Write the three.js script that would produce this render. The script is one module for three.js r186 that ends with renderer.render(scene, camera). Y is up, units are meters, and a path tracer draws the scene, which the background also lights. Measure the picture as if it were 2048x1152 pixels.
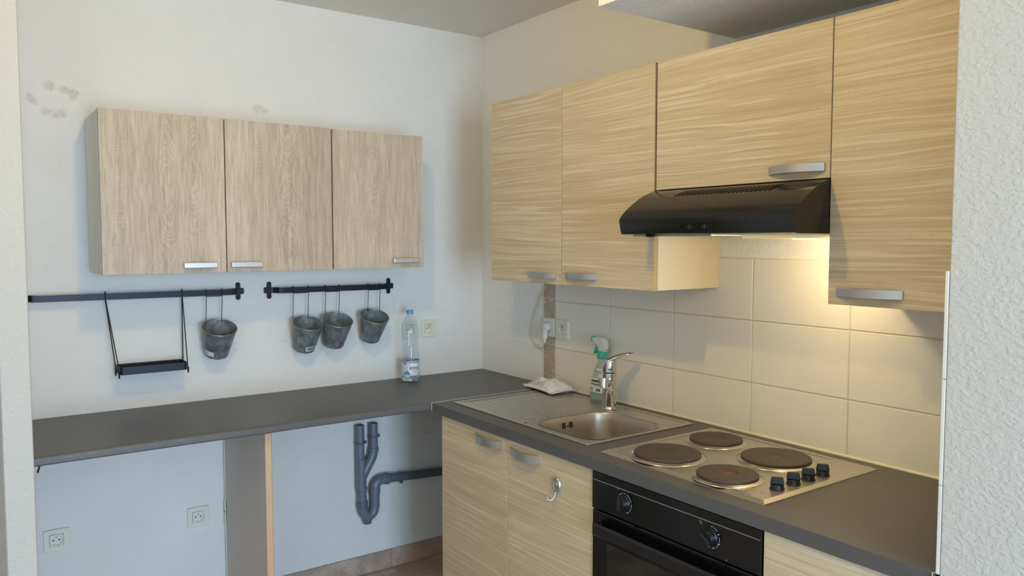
import * as THREE from 'three';
import { RoundedBoxGeometry } from 'three/addons/geometries/RoundedBoxGeometry.js';
import { mergeGeometries } from 'three/addons/utils/BufferGeometryUtils.js';
import { RectAreaLightUniformsLib } from 'three/addons/lights/RectAreaLightUniformsLib.js';
import { Brush, Evaluator, SUBTRACTION } from 'three-bvh-csg';

// ---------------------------------------------------------------- camera, sky, light, exposure
const scene = new THREE.Scene();
const camera = new THREE.PerspectiveCamera(2 * Math.atan(576 / 1561) * 180 / Math.PI, 2048 / 1152, 0.05, 60);
camera.position.set(-2.1288, 1.5362, 3.2274);
{
  const yaw = 0.6213, pitch = 0.0604;
  camera.lookAt(camera.position.clone().add(new THREE.Vector3(Math.sin(yaw) * Math.cos(pitch), -Math.sin(pitch), -Math.cos(yaw) * Math.cos(pitch))));
}
const renderer = new THREE.WebGLRenderer({ antialias: true });
renderer.toneMapping = THREE.LinearToneMapping;
renderer.toneMappingExposure = 0.94;
renderer.shadowMap.enabled = true;
scene.background = new THREE.Color(0.66, 0.80, 1.0);
RectAreaLightUniformsLib.init();
const daylight = new THREE.RectAreaLight(new THREE.Color(0.53, 0.74, 1.0), 20.5, 1.24, 2.0);   // sky seen through the balcony window behind the camera
daylight.position.set(-1.80, 1.14, 5.96); daylight.lookAt(-1.80, 1.14, 0); daylight.name = 'window_daylight';
scene.add(daylight);
const LAMP = [-1.54, 2.45, 1.70], LAMP_POWER = 1.95, LAMP_COLOR = new THREE.Color(1.0, 0.69, 0.22);
const HOOD_LAMP = [-0.20, 1.5335, 1.960], HOOD_POWER = 0.33, HOOD_COLOR = new THREE.Color(1.0, 0.80, 0.46);

// ---------------------------------------------------------------- helpers
function rng(seed) { let s = seed >>> 0; return () => { s = (s + 0x6D2B79F5) >>> 0; let t = s; t = Math.imul(t ^ (t >>> 15), t | 1); t ^= t + Math.imul(t ^ (t >>> 7), t | 61); return ((t ^ (t >>> 14)) >>> 0) / 4294967296; }; }
const origins = new Map();
const taken = new Map();
function numbered(n) { const k = taken.get(n) || 0; taken.set(n, k + 1); return k ? n + '_' + String(k).padStart(3, '0') : n; }
const V = (x, y, z) => new THREE.Vector3(x, y, z);
function thing(name, label, category, pos, group) {
  const o = new THREE.Group(); o.name = numbered(name); o.position.set(...pos); o.userData = { label, category };
  if (group) o.userData.group = group;
  origins.set(o, V(...pos)); scene.add(o); return o;
}
function structure(name, pos = [0, 0, 0]) {
  const o = new THREE.Group(); o.name = numbered(name); o.position.set(...pos); o.userData = { kind: 'structure' };
  origins.set(o, V(...pos)); scene.add(o); return o;
}
// geometry in world coordinates -> mesh under its parent
function part(parent, name, geo, mat, label) {
  const g = Array.isArray(geo) ? join(geo) : geo;
  const p = origins.get(parent) || V(0, 0, 0);
  g.translate(-p.x, -p.y, -p.z);
  const m = new THREE.Mesh(g, mat); m.name = name; m.castShadow = m.receiveShadow = true;
  if (label) m.userData.label = label;
  origins.set(m, p); parent.add(m); return m;
}
function join(list) { return mergeGeometries(list.map(g => { const h = g.index ? g.toNonIndexed() : g; for (const k of Object.keys(h.attributes)) if (!['position', 'normal', 'uv'].includes(k)) h.deleteAttribute(k); return h; }), false); }
function single(name, label, category, geo, mat, group) {   // a thing that is one mesh
  const g = Array.isArray(geo) ? join(geo) : geo; g.computeBoundingBox(); const b = g.boundingBox;
  const p = V((b.min.x + b.max.x) / 2, b.min.y, (b.min.z + b.max.z) / 2); g.translate(-p.x, -p.y, -p.z);
  const m = new THREE.Mesh(g, mat); m.name = numbered(name); m.position.copy(p); m.castShadow = m.receiveShadow = true;
  m.userData = { label, category }; if (group) m.userData.group = group;
  origins.set(m, p); scene.add(m); return m;
}
// box-projected uv in metres (offset so that every board gets its own grain)
function boxUV(g, ou = 0, ov = 0) {
  const p = g.attributes.position, n = g.attributes.normal, uv = new Float32Array(p.count * 2);
  for (let i = 0; i < p.count; i++) {
    const a = Math.abs(n.getX(i)), b = Math.abs(n.getY(i)), c = Math.abs(n.getZ(i));
    let u, v;
    if (a >= b && a >= c) { u = p.getZ(i); v = p.getY(i); } else if (c >= b) { u = p.getX(i); v = p.getY(i); } else { u = p.getX(i); v = p.getZ(i); }
    uv[2 * i] = u + ou; uv[2 * i + 1] = v + ov;
  }
  g.setAttribute('uv', new THREE.BufferAttribute(uv, 2)); return g;
}
// chamfered box between two corners: 44 triangles
function cbox(x0, y0, z0, x1, y1, z1, c = 0.0015, ou = 0, ov = 0) {
  c = Math.min(c, (x1 - x0) / 2.01, (y1 - y0) / 2.01, (z1 - z0) / 2.01);
  const C = [(x0 + x1) / 2, (y0 + y1) / 2, (z0 + z1) / 2], H = [(x1 - x0) / 2, (y1 - y0) / 2, (z1 - z0) / 2];
  const pos = [];
  const pt = (s, k) => [0, 1, 2].map(i => C[i] + s[i] * (H[i] - (i === k ? 0 : c)));   // corner s on the face of axis k
  const tri = (a, b, d) => {
    const u = [b[0] - a[0], b[1] - a[1], b[2] - a[2]], w = [d[0] - a[0], d[1] - a[1], d[2] - a[2]];
    const n = [u[1] * w[2] - u[2] * w[1], u[2] * w[0] - u[0] * w[2], u[0] * w[1] - u[1] * w[0]];
    const m = [0, 1, 2].map(i => (a[i] + b[i] + d[i]) / 3 - C[i]);
    if (n[0] * m[0] + n[1] * m[1] + n[2] * m[2] < 0) pos.push(...a, ...d, ...b); else pos.push(...a, ...b, ...d);
  };
  for (let k = 0; k < 3; k++) { const i = (k + 1) % 3, j = (k + 2) % 3;
    for (const s of [-1, 1]) { const q = [[-1, -1], [1, -1], [1, 1], [-1, 1]].map(([a, b]) => { const v = [0, 0, 0]; v[k] = s; v[i] = a; v[j] = b; return pt(v, k); }); tri(q[0], q[1], q[2]); tri(q[0], q[2], q[3]); }
    for (const a of [-1, 1]) for (const b of [-1, 1]) { const e = t => { const v = [0, 0, 0]; v[k] = t; v[i] = a; v[j] = b; return v; }; const p0 = pt(e(-1), i), p1 = pt(e(1), i), p2 = pt(e(1), j), p3 = pt(e(-1), j); tri(p0, p1, p2); tri(p0, p2, p3); } }
  for (const a of [-1, 1]) for (const b of [-1, 1]) for (const d of [-1, 1]) tri(pt([a, b, d], 0), pt([a, b, d], 1), pt([a, b, d], 2));
  const g = new THREE.BufferGeometry(); g.setAttribute('position', new THREE.BufferAttribute(new Float32Array(pos), 3)); g.computeVertexNormals(); return boxUV(g, ou, ov);
}
function rbox(x0, y0, z0, x1, y1, z1, r = 0.004, seg = 3) { const g = new RoundedBoxGeometry(x1 - x0, y1 - y0, z1 - z0, seg, r); g.translate((x0 + x1) / 2, (y0 + y1) / 2, (z0 + z1) / 2); return boxUV(g); }
function tube(pts, r, seg = 40, rad = 10, closed = false, tension = 0.5) { return new THREE.TubeGeometry(new THREE.CatmullRomCurve3(pts.map(p => V(...p)), closed, 'catmullrom', tension), seg, r, rad, closed); }
function rod(a, b, r, r2 = r, rad = 12) { const A = V(...a), B = V(...b), d = B.clone().sub(A), g = new THREE.CylinderGeometry(r2, r, d.length(), rad); g.applyQuaternion(new THREE.Quaternion().setFromUnitVectors(V(0, 1, 0), d.clone().normalize())); g.translate((A.x + B.x) / 2, (A.y + B.y) / 2, (A.z + B.z) / 2); return g; }
// wire through corners with small bends
function wire(pts, r, bend = 0.006, rad = 7) {
  const P = pts.map(p => V(...p)), path = new THREE.CurvePath();
  let cur = P[0];
  for (let i = 1; i < P.length - 1; i++) {
    const a = P[i - 1], b = P[i], c = P[i + 1], k = Math.min(bend, a.distanceTo(b) * 0.49, c.distanceTo(b) * 0.49);
    const p0 = b.clone().add(a.clone().sub(b).setLength(k)), p1 = b.clone().add(c.clone().sub(b).setLength(k));
    path.add(new THREE.LineCurve3(cur, p0)); path.add(new THREE.QuadraticBezierCurve3(p0, b, p1)); cur = p1;
  }
  path.add(new THREE.LineCurve3(cur, P[P.length - 1]));
  return new THREE.TubeGeometry(path, Math.max(24, P.length * 14), r, rad, false);
}
function lathe(profile, seg = 48) { return new THREE.LatheGeometry(profile.map(([r, y]) => new THREE.Vector2(r, y)), seg); }
function roundRect(x0, y0, x1, y1, r, S = new THREE.Shape()) {
  S.moveTo(x0 + r, y0); S.lineTo(x1 - r, y0); S.absarc(x1 - r, y0 + r, r, -Math.PI / 2, 0, false); S.lineTo(x1, y1 - r); S.absarc(x1 - r, y1 - r, r, 0, Math.PI / 2, false);
  S.lineTo(x0 + r, y1); S.absarc(x0 + r, y1 - r, r, Math.PI / 2, Math.PI, false); S.lineTo(x0, y0 + r); S.absarc(x0 + r, y0 + r, r, Math.PI, 1.5 * Math.PI, false); return S;
}
// extrude a shape drawn in (x, z) upward from y0 by h
function flat(shape, y0, h, bevel = 0, seg = 1, curve = 10) {
  const g = new THREE.ExtrudeGeometry(shape, { depth: h - 2 * bevel, bevelEnabled: bevel > 0, bevelThickness: bevel, bevelSize: bevel, bevelOffset: -bevel, bevelSegments: seg, curveSegments: curve });
  const p = g.attributes.position, n = g.attributes.normal;
  for (let i = 0; i < p.count; i++) { const x = p.getX(i), y = p.getY(i), z = p.getZ(i); p.setXYZ(i, x, y0 + bevel + z, y); const a = n.getX(i), b = n.getY(i), c = n.getZ(i); n.setXYZ(i, a, c, b); }
  for (let i = 0; i < p.count; i += 3) { for (const t of [p, n]) { const a = [t.getX(i + 1), t.getY(i + 1), t.getZ(i + 1)], b = [t.getX(i + 2), t.getY(i + 2), t.getZ(i + 2)]; t.setXYZ(i + 1, ...b); t.setXYZ(i + 2, ...a); } }
  return boxUV(g);
}
// shape drawn in (z, y), extruded towards -x from the plane x
function onX(shape, x, depth, bevel = 0, curve = 12) {
  const g = new THREE.ExtrudeGeometry(shape, { depth: depth - bevel, bevelEnabled: bevel > 0, bevelThickness: bevel, bevelSize: bevel, bevelOffset: -bevel, bevelSegments: 2, curveSegments: curve });
  g.rotateY(-Math.PI / 2); g.translate(x, 0, 0); return g;       // (a, b, d) -> (-d, b, a)
}
// shape drawn in (x, y), extruded towards +z from the plane z
function onZ(shape, z, depth, bevel = 0, curve = 12) {
  const g = new THREE.ExtrudeGeometry(shape, { depth: depth - bevel, bevelEnabled: bevel > 0, bevelThickness: bevel, bevelSize: bevel, bevelOffset: -bevel, bevelSegments: 2, curveSegments: curve });
  g.translate(0, 0, z); return g;
}

// ---------------------------------------------------------------- computed textures
function hash2(x, y, s) { let h = Math.imul(x, 374761393) ^ Math.imul(y, 668265263) ^ Math.imul(s, 2147483647); h = Math.imul(h ^ (h >>> 13), 1274126177); h ^= h >>> 16; return (h >>> 0) / 4294967296; }
function vn(x, y, px, py, s) {   // periodic value noise
  const xi = Math.floor(x), yi = Math.floor(y), fx = x - xi, fy = y - yi, u = fx * fx * (3 - 2 * fx), v = fy * fy * (3 - 2 * fy);
  const x0 = ((xi % px) + px) % px, x1 = (x0 + 1) % px, y0 = ((yi % py) + py) % py, y1 = (y0 + 1) % py;
  const a = hash2(x0, y0, s), b = hash2(x1, y0, s), c = hash2(x0, y1, s), d = hash2(x1, y1, s);
  return a + (b - a) * u + (c - a) * v + (a - b - c + d) * u * v;
}
function fbm(x, y, px, py, s, oct) { let t = 0, a = 0.5, n = 0; for (let o = 0; o < oct; o++) { t += a * vn(x, y, px, py, s + o * 17); n += a; a *= 0.5; x *= 2; y *= 2; px *= 2; py *= 2; } return t / n; }
function tex(w, h, fn, { srgb = true, sx = 1, sy = 1, clamp = false } = {}) {
  const d = new Uint8Array(w * h * 4);
  for (let j = 0; j < h; j++) for (let i = 0; i < w; i++) { const c = fn(i / w, j / h), k = 4 * (j * w + i); if (typeof c === 'number') { const q = Math.max(0, Math.min(255, c * 255)); d[k] = d[k + 1] = d[k + 2] = q; } else for (let e = 0; e < 3; e++) d[k + e] = Math.max(0, Math.min(255, c[e])); d[k + 3] = 255; }
  const t = new THREE.DataTexture(d, w, h, THREE.RGBAFormat); t.magFilter = THREE.LinearFilter; t.minFilter = THREE.LinearMipmapLinearFilter; t.generateMipmaps = true;
  t.wrapS = t.wrapT = clamp ? THREE.ClampToEdgeWrapping : THREE.RepeatWrapping; t.repeat.set(1 / sx, 1 / sy); if (srgb) t.colorSpace = THREE.SRGBColorSpace; t.needsUpdate = true; return t;
}
function canvasTex(w, h, draw) { const c = document.createElement('canvas'); c.width = w; c.height = h; draw(c.getContext('2d'), w, h); const t = new THREE.CanvasTexture(c); t.colorSpace = THREE.SRGBColorSpace; return t; }
const mix = (a, b, t) => [a[0] + (b[0] - a[0]) * t, a[1] + (b[1] - a[1]) * t, a[2] + (b[2] - a[2]) * t];
const sstep = (a, b, x) => { const t = Math.max(0, Math.min(1, (x - a) / (b - a))); return t * t * (3 - 2 * t); };

const T = {};
// plaster reliefs, one metre and half a metre wide
T.fine = tex(1024, 1024, (u, v) => 0.55 * fbm(u * 96, v * 96, 96, 96, 3, 3) + 0.45 * Math.pow(fbm(u * 200, v * 200, 200, 200, 9, 2), 1.3), { srgb: false, sx: 1, sy: 1 });
T.coarse = tex(1024, 1024, (u, v) => { const w = fbm(u * 20, v * 20, 20, 20, 5, 2); const a = fbm(u * 70 + w * 1.2, v * 110 - w * 1.5, 70, 110, 21, 3); return sstep(0.3, 0.75, a) * 0.8 + 0.2 * vn(u * 300, v * 300, 300, 300, 4); }, { srgb: false, sx: 0.55, sy: 0.55 });
// light oak decor with the grain running across (u along the grain), 1.2 m by 0.8 m
T.oak = tex(1024, 2048, (u, v) => {
  const w = (fbm(u * 2, v * 4, 2, 4, 11, 2) - 0.5) * 0.035 + (fbm(u * 6, v * 16, 6, 16, 12, 2) - 0.5) * 0.009;
  const y = v + w;
  const a = fbm(u * 3, y * 140, 3, 140, 31, 3), b = fbm(u * 9, y * 420, 9, 420, 33, 2), c = fbm(u * 2, y * 16, 2, 16, 35, 2), pore = vn(u * 50, y * 700, 50, 700, 36);
  let t = 0.5 + (a - 0.5) * 0.7 + (b - 0.5) * 0.6 + (c - 0.5) * 0.4;
  t = Math.max(0, Math.min(1, t));
  let k = mix([221, 203, 170], [188, 167, 133], t);
  const hi = sstep(0.58, 0.74, fbm(u * 4, y * 165, 4, 165, 38, 2)); k = mix(k, [231, 217, 190], hi * 0.55);
  if (pore > 0.72) k = mix(k, [176, 155, 124], (pore - 0.72) * 1.1);
  return k;
}, { sx: 1.2, sy: 0.8 });
// sawn oak decor with upright planks, cathedral figures and pale saw marks, 1.25 m by 0.6 m
{
  const r = rng(77), planks = []; let x = 0;
  while (x < 1) { const w = 0.055 + r() * 0.06; planks.push({ x0: x, x1: Math.min(1, x + w), tone: r(), arch: r() > 0.45, c: r(), ph: r() * 6, k: 0.5 + r(), tilt: (r() - 0.5) * 0.1 }); x += w; }
  const marks = []; for (let i = 0; i < 30; i++) { const cx = r(), cy = r(), n = 6 + Math.floor(r() * 12), len = 0.006 + r() * 0.010; let yy = cy; for (let j = 0; j < n; j++) { yy += 0.010 + r() * r() * 0.04; marks.push([cx + (r() - 0.5) * 0.008, yy, len * (0.5 + r()), 0.3 + 0.65 * r()]); } }
  const M = new Float32Array(2048 * 1024);
  for (const [mx, my, ml, ms] of marks) { const jj = Math.floor(((my % 1) + 1) % 1 * 1024); for (let i = -Math.floor(ml * 2048); i < ml * 2048; i++) { const ii = (Math.floor(mx * 2048) + i + 4096) % 2048, f = 1 - Math.abs(i) / (ml * 2048); for (let q = -1; q <= 1; q++) M[((jj + q + 1024) % 1024) * 2048 + ii] = Math.max(M[((jj + q + 1024) % 1024) * 2048 + ii], ms * Math.min(1, f * 1.6) * (q ? 0.45 : 1)); } }
  T.sawn = tex(2048, 1024, (u, v) => {
    let p = planks[planks.length - 1]; for (const q of planks) if (u >= q.x0 && u < q.x1) { p = q; break; }
    const s = Math.floor(p.x0 * 1000), lu = (u - p.x0) / (p.x1 - p.x0);
    const warp = fbm(u * 10, v * 5, 10, 5, s + 1, 3) - 0.5, warp2 = fbm(u * 60, v * 14, 60, 14, s + 5, 2) - 0.5;
    let ring = 0;
    if (p.arch) { const d = lu - (0.25 + 0.5 * p.c) + p.tilt * Math.sin(v * 6.283); const q = d * d * 9 * p.k + Math.cos(v * 6.283 + p.ph) * 1.5 + warp * 1.5 + warp2 * 0.5, f = (q * 2.6) % 1, g = f < 0 ? f + 1 : f; ring = (g < 0.75 ? g / 0.75 : (1 - g) / 0.25) - 0.5; ring *= sstep(0.0, 0.12, lu) * sstep(0.0, 0.12, 1 - lu); }
    const fib = fbm(u * 420, v * 12, 420, 12, 71, 2), fib2 = fbm(u * 130 + warp, v * 5, 130, 5, 73, 3), flk = vn(u * 260, v * 60, 260, 60, 79);
    let t = 0.46 + 0.24 * ring + (fib - 0.5) * 0.5 + (fib2 - 0.5) * 0.55 + (p.tone - 0.5) * 0.30 + (flk > 0.8 ? 0.12 : 0);
    const k = mix([211, 196, 175], [157, 140, 121], Math.max(0, Math.min(1, t)));
    return mix(k, [226, 216, 198], M[Math.min(1023, Math.floor(v * 1024)) * 2048 + Math.min(2047, Math.floor(u * 2048))] * 0.6 * (0.75 + 0.5 * fib));
  }, { sx: 1.25, sy: 0.6 });
}
T.slate = tex(512, 512, (u, v) => { const a = fbm(u * 120, v * 120, 120, 120, 41, 2), b = fbm(u * 6, v * 40, 6, 40, 43, 3); const t = 92 + (a - 0.5) * 14 + (b - 0.5) * 8; return [t, t, t * 1.005]; }, { sx: 0.6, sy: 0.6 });
T.slateDark = tex(512, 512, (u, v) => { const a = fbm(u * 160, v * 160, 160, 160, 44, 2), b = fbm(u * 5, v * 5, 5, 5, 45, 3); const t = 88 + (a - 0.5) * 12 + (b - 0.5) * 6; return [t, t * 0.985, t * 0.965]; }, { sx: 0.6, sy: 0.6 });
T.floor = tex(512, 512, (u, v) => { const a = fbm(u * 5, v * 5, 5, 5, 51, 5), b = fbm(u * 60, v * 60, 60, 60, 53, 2); return mix([156, 137, 122], [196, 180, 166], sstep(0.3, 0.72, a * 0.85 + b * 0.15)); }, { sx: 0.8, sy: 0.8 });
T.zinc = tex(512, 512, (u, v) => { const a = fbm(u * 10, v * 10, 10, 10, 61, 4), b = fbm(u * 30, v * 30, 30, 30, 63, 3); const t = 136 + (a - 0.5) * 74 + (b - 0.5) * 46; return [t * 0.97, t, t * 1.01]; }, { sx: 1, sy: 1 });
T.zincRough = tex(256, 256, (u, v) => 0.34 + 0.4 * fbm(u * 9, v * 9, 9, 9, 66, 4), { srgb: false });
T.brushed = tex(512, 512, (u, v) => 0.5 + (fbm(u * 4, v * 250, 4, 250, 81, 2) - 0.5) * 0.9, { srgb: false, sx: 0.25, sy: 0.25 });
T.glaze = tex(512, 512, (u, v) => 0.5 + 0.5 * (fbm(u * 5, v * 120, 5, 120, 91, 2) - 0.5), { srgb: false, sx: 0.35, sy: 0.35 });
T.stone = tex(512, 1024, (u, v) => {
  const w = fbm(u * 3, v * 6, 3, 6, 101, 3); const a = Math.abs(fbm(u * 2.0 + w * 0.5, v * 5, 2, 5, 104, 3) - 0.5), t = 1 - sstep(0.004, 0.022, a);
  return mix(mix([168, 150, 130], [190, 172, 150], fbm(u * 8, v * 16, 8, 16, 108, 4)), [222, 208, 186], t * 0.75);
}, { sx: 0.16, sy: 0.32 });
// paint of the back wall: off-white with bare patches, scuffs and grime marks where the photograph has them
T.paint = tex(1024, 1024, (u, v) => {
  const x = -2.2 + u * 2.2, y = v * 2.6; let k = mix([226, 224, 218], [232, 230, 225], fbm(u * 18, v * 20, 18, 20, 121, 4));
  const blob = (cx, cy, rx, ry, c, s) => { const n = fbm(u * 60, v * 70, 60, 70, 131, 4) - 0.5, n2 = fbm(u * 160, v * 180, 160, 180, 139, 2) - 0.5; const d = Math.hypot((x - cx) / rx, (y - cy) / ry) + n * 1.6 + n2 * 0.8; k = mix(k, c, 0.6 * s * (1 - sstep(0.45, 1.15, d)) * (0.55 + 0.9 * vn(u * 300, v * 340, 300, 340, 151))); };
  const bare = [196, 188, 172];
  blob(-1.828, 2.078, 0.026, 0.02, bare, 0.75); blob(-1.792, 2.07, 0.02, 0.018, bare, 0.6); blob(-1.762, 2.068, 0.026, 0.024, bare, 0.8); blob(-1.884, 2.03, 0.022, 0.022, bare, 0.8); blob(-1.846, 1.994, 0.024, 0.014, bare, 0.6); blob(-1.806, 1.986, 0.03, 0.016, bare, 0.75);
  blob(-1.096, 2.073, 0.04, 0.018, bare, 0.65); blob(-0.47, 0.985, 0.03, 0.07, [196, 184, 162], 0.0);
  blob(-1.205, 1.09, 0.014, 0.006, [186, 184, 178], 0.7); blob(-0.32, 0.62, 0.016, 0.004, [150, 146, 138], 0.8); blob(-0.52, 0.43, 0.004, 0.012, [140, 136, 130], 0.8); blob(-1.0, 1.113, 0.014, 0.003, [160, 160, 158], 0.8); blob(-0.745, 1.113, 0.012, 0.003, [160, 160, 158], 0.8);
  return k;
}, { sx: 2.2, sy: 2.6, clamp: true });
T.paint.offset.set(1, 0);    // the texture covers x = -2.2 .. 0

const std = o => new THREE.MeshStandardMaterial(o), phy = o => new THREE.MeshPhysicalMaterial(o);
const M = {
  wallBack: std({ map: T.paint, roughness: 0.92, bumpMap: T.fine, bumpScale: 0.0016 }),
  wall: std({ color: '#efece5', roughness: 0.93, bumpMap: T.coarse, bumpScale: 0.0012 }),
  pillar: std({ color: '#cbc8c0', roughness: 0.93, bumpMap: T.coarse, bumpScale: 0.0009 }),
  ceiling: std({ color: '#e6e1d6', roughness: 0.95, bumpMap: T.fine, bumpScale: 0.001 }),
  oak: std({ map: T.oak, roughness: 0.5, bumpMap: T.oak, bumpScale: 0.0002 }),
  oakEdge: std({ color: '#b79a72', roughness: 0.6 }),
  sawn: std({ map: T.sawn, roughness: 0.52 }),
  carcass: std({ color: '#efece4', roughness: 0.45 }),
  cream: std({ color: '#dccfb2', roughness: 0.4 }),
  slate: std({ map: T.slate, roughness: 0.42 }),
  slateEdge: std({ color: '#4b4c4e', roughness: 0.5 }),
  slateDark: std({ map: T.slateDark, roughness: 0.48 }),
  alu: std({ color: '#c9c9c6', roughness: 0.35, metalness: 1 }),
  strip: std({ color: '#c2c1bb', roughness: 0.45, metalness: 0.25 }),
  satin: std({ color: '#c0bfbb', roughness: 0.38, metalness: 0.9 }),
  handleWhite: std({ color: '#cfd0d0', roughness: 0.3, metalness: 0.75 }),
  steel: std({ color: '#cdc6ba', roughness: 0.36, metalness: 1 }),
  ringSteel: std({ color: '#d3cabb', roughness: 0.22, metalness: 1 }),
  bowl: std({ color: '#c0b6a8', roughness: 0.40, metalness: 1 }),
  chrome: std({ color: '#d2d0cc', roughness: 0.06, metalness: 1 }),
  iron: std({ color: '#4a4139', roughness: 0.55, metalness: 0.15 }),
  redDot: std({ color: '#743c28', roughness: 0.5 }),
  black: std({ color: '#15161a', roughness: 0.35 }),
  blackGloss: std({ color: '#0d0e10', roughness: 0.16 }),
  hood: std({ color: '#15130f', roughness: 0.17 }),
  dark: std({ color: '#050505', roughness: 0.8 }),
  railBlack: std({ color: '#23272d', roughness: 0.42, metalness: 0.5 }),
  wireBlack: std({ color: '#16181b', roughness: 0.45, metalness: 0.3 }),
  zinc: std({ map: T.zinc, roughness: 1, roughnessMap: T.zincRough, metalness: 0.42 }),
  zincRim: std({ color: '#a3a8a8', roughness: 0.35, metalness: 0.9 }),
  tile: phy({ color: '#e6e1d6', roughness: 0.38, bumpMap: T.glaze, bumpScale: 0.00025 }),
  grout: std({ color: '#d3c9ae', roughness: 0.9 }),
  sealant: std({ color: '#e6dfc0', roughness: 0.4 }),
  stone: std({ map: T.stone, roughness: 0.5 }),
  floor: std({ map: T.floor, roughness: 0.45 }),
  floorGrout: std({ color: '#a1968a', roughness: 0.9 }),
  pvc: std({ color: '#6c7681', roughness: 0.36 }),
  pvcDark: std({ color: '#5f6873', roughness: 0.4 }),
  plastic: std({ color: '#e3dfd0', roughness: 0.4 }),
  plasticWhite: std({ color: '#e6e5df', roughness: 0.35 }),
  cable: std({ color: '#d8c9a4', roughness: 0.5 }),
  panel: std({ color: '#cfc2b8', roughness: 0.55, bumpMap: T.glaze, bumpScale: 0.0003 }),
  panelEdge: std({ color: '#cdae88', roughness: 0.5 }),
  glassDark: phy({ color: '#0c0d0e', roughness: 0.05, clearcoat: 1, clearcoatRoughness: 0.03 }),
  pane: phy({ color: '#ffffff', roughness: 0, transmission: 1, thickness: 0 }),
  pet: phy({ color: '#f4f8fa', roughness: 0.06, transmission: 1, thickness: 0, ior: 1.4 }),
  water: phy({ color: '#ffffff', roughness: 0, transmission: 1, thickness: 0.06, ior: 1.33 }),
  capBlue: phy({ color: '#4f9fd0', roughness: 0.35 }),
  baseBlue: std({ color: '#2e4a6c', roughness: 0.4 }),
  teal: std({ color: '#3aa79b', roughness: 0.35 }),
  tealLiquid: phy({ color: '#38b0a3', roughness: 0.15, transmission: 0.1, thickness: 0 }),
  sprayClear: phy({ color: '#e4ebe4', roughness: 0.18, transmission: 0.75, thickness: 0 }),
  sprayHead: phy({ color: '#e0e8e2', roughness: 0.3, transmission: 0.3, thickness: 0 }),
  sticker: std({ color: '#d8dad8', roughness: 0.6 }),
  print: std({ color: '#d9d9d6', roughness: 0.5 }),
  hole: std({ color: '#24211e', roughness: 0.8 }),
};

// ---------------------------------------------------------------- room
const FLOOR = 0.018, CEIL = 2.5236, RX = -3.5, RZ = 6.0;
const TOP = 0.90;
{
  const g = structure('wall_back'); part(g, 'plaster', cbox(RX - 0.12, -0.1, -0.12, 0.12, CEIL + 0.1, 0, 0.0005), M.wallBack);
}
const wallRight = structure('wall_right');
part(wallRight, 'plaster', cbox(0, -0.1, 0, 0.12, CEIL + 0.1, RZ + 0.12, 0.0005), M.wall);
part(structure('wall_left'), 'plaster', cbox(RX - 0.12, -0.1, 0, RX, CEIL + 0.1, RZ + 0.12, 0.0005), M.wall);
part(structure('ceiling'), 'plaster', cbox(RX, CEIL, 0, 0, CEIL + 0.1, RZ, 0.0005), M.ceiling);
{ // wall behind the camera with the balcony window
  const s = new THREE.Shape([new THREE.Vector2(RX, -0.1), new THREE.Vector2(0, -0.1), new THREE.Vector2(0, CEIL), new THREE.Vector2(RX, CEIL)]);
  s.holes.push(new THREE.Path([new THREE.Vector2(-2.47, 0.1), new THREE.Vector2(-2.47, 2.2), new THREE.Vector2(-1.13, 2.2), new THREE.Vector2(-1.13, 0.1)]));
  part(structure('wall_front'), 'plaster', boxUV(onZ(s, RZ, 0.12)), M.wall);
  const w = structure('window_1', [-1.80, 0.1, RZ + 0.04]);
  for (const [a, b, c, d] of [[-2.47, 0.1, -2.42, 2.2], [-1.18, 0.1, -1.13, 2.2], [-2.42, 0.1, -1.18, 0.16], [-2.42, 2.14, -1.18, 2.2]]) part(w, 'window_frame', cbox(a, b, RZ + 0.01, c, d, RZ + 0.07, 0.004), M.plasticWhite);
  part(w, 'window_pane', cbox(-2.42, 0.16, RZ + 0.036, -1.18, 2.14, RZ + 0.042, 0.0005), M.pane);
}
// partitions and bulkhead
part(structure('wall_partition_left'), 'plaster', rbox(-2.035, -0.05, 0, -1.961, CEIL, 0.65, 0.004), M.pillar);
const partR = structure('wall_partition_right');
part(partR, 'plaster', rbox(-0.612, -0.05, 2.516, 0, CEIL, 2.74, 0.004), M.pillar);
part(structure('ceiling_bulkhead'), 'plaster', rbox(-0.605, 2.203, 1.521, 0, CEIL, 2.516, 0.004), M.wall);
{ // floor tiles with recessed joints
  const f = structure('floor');
  part(f, 'screed', cbox(RX, -0.12, 0, 0, FLOOR - 0.002, RZ, 0.0005), M.floorGrout);
  const P = 0.415, r = rng(5);
  for (let i = -1; i < 11; i++) for (let j = -1; j < 15; j++) {
    const x1 = Math.min(0, -0.1 - i * P), x0 = Math.max(RX, -0.1 - (i + 1) * P), z0 = Math.max(0, 0.04 + j * P), z1 = Math.min(RZ, 0.04 + (j + 1) * P);
    if (x1 - x0 < 0.02 || z1 - z0 < 0.02) continue;
    part(f, 'floor_tile', cbox(x0 + 0.002, FLOOR - 0.008, z0 + 0.002, x1 - 0.002, FLOOR, z1 - 0.002, 0.0012, r() * 3, r() * 3), M.floor);
  }
  const b = structure('baseboard_back'); const q = [-1.955, -1.76, -1.345, -0.93, -0.515, -0.1, -0.002];
  for (let i = 0; i < q.length - 1; i++) part(b, 'baseboard_tile', cbox(q[i] + 0.0015, FLOOR, 0.001, q[i + 1] - 0.0015, FLOOR + 0.086, 0.011, 0.002, i * 0.37, i * 0.71), M.floor);
  part(b, 'grout', cbox(-1.955, FLOOR, 0, -0.002, FLOOR + 0.083, 0.008, 0.0005), M.floorGrout);
}
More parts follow.
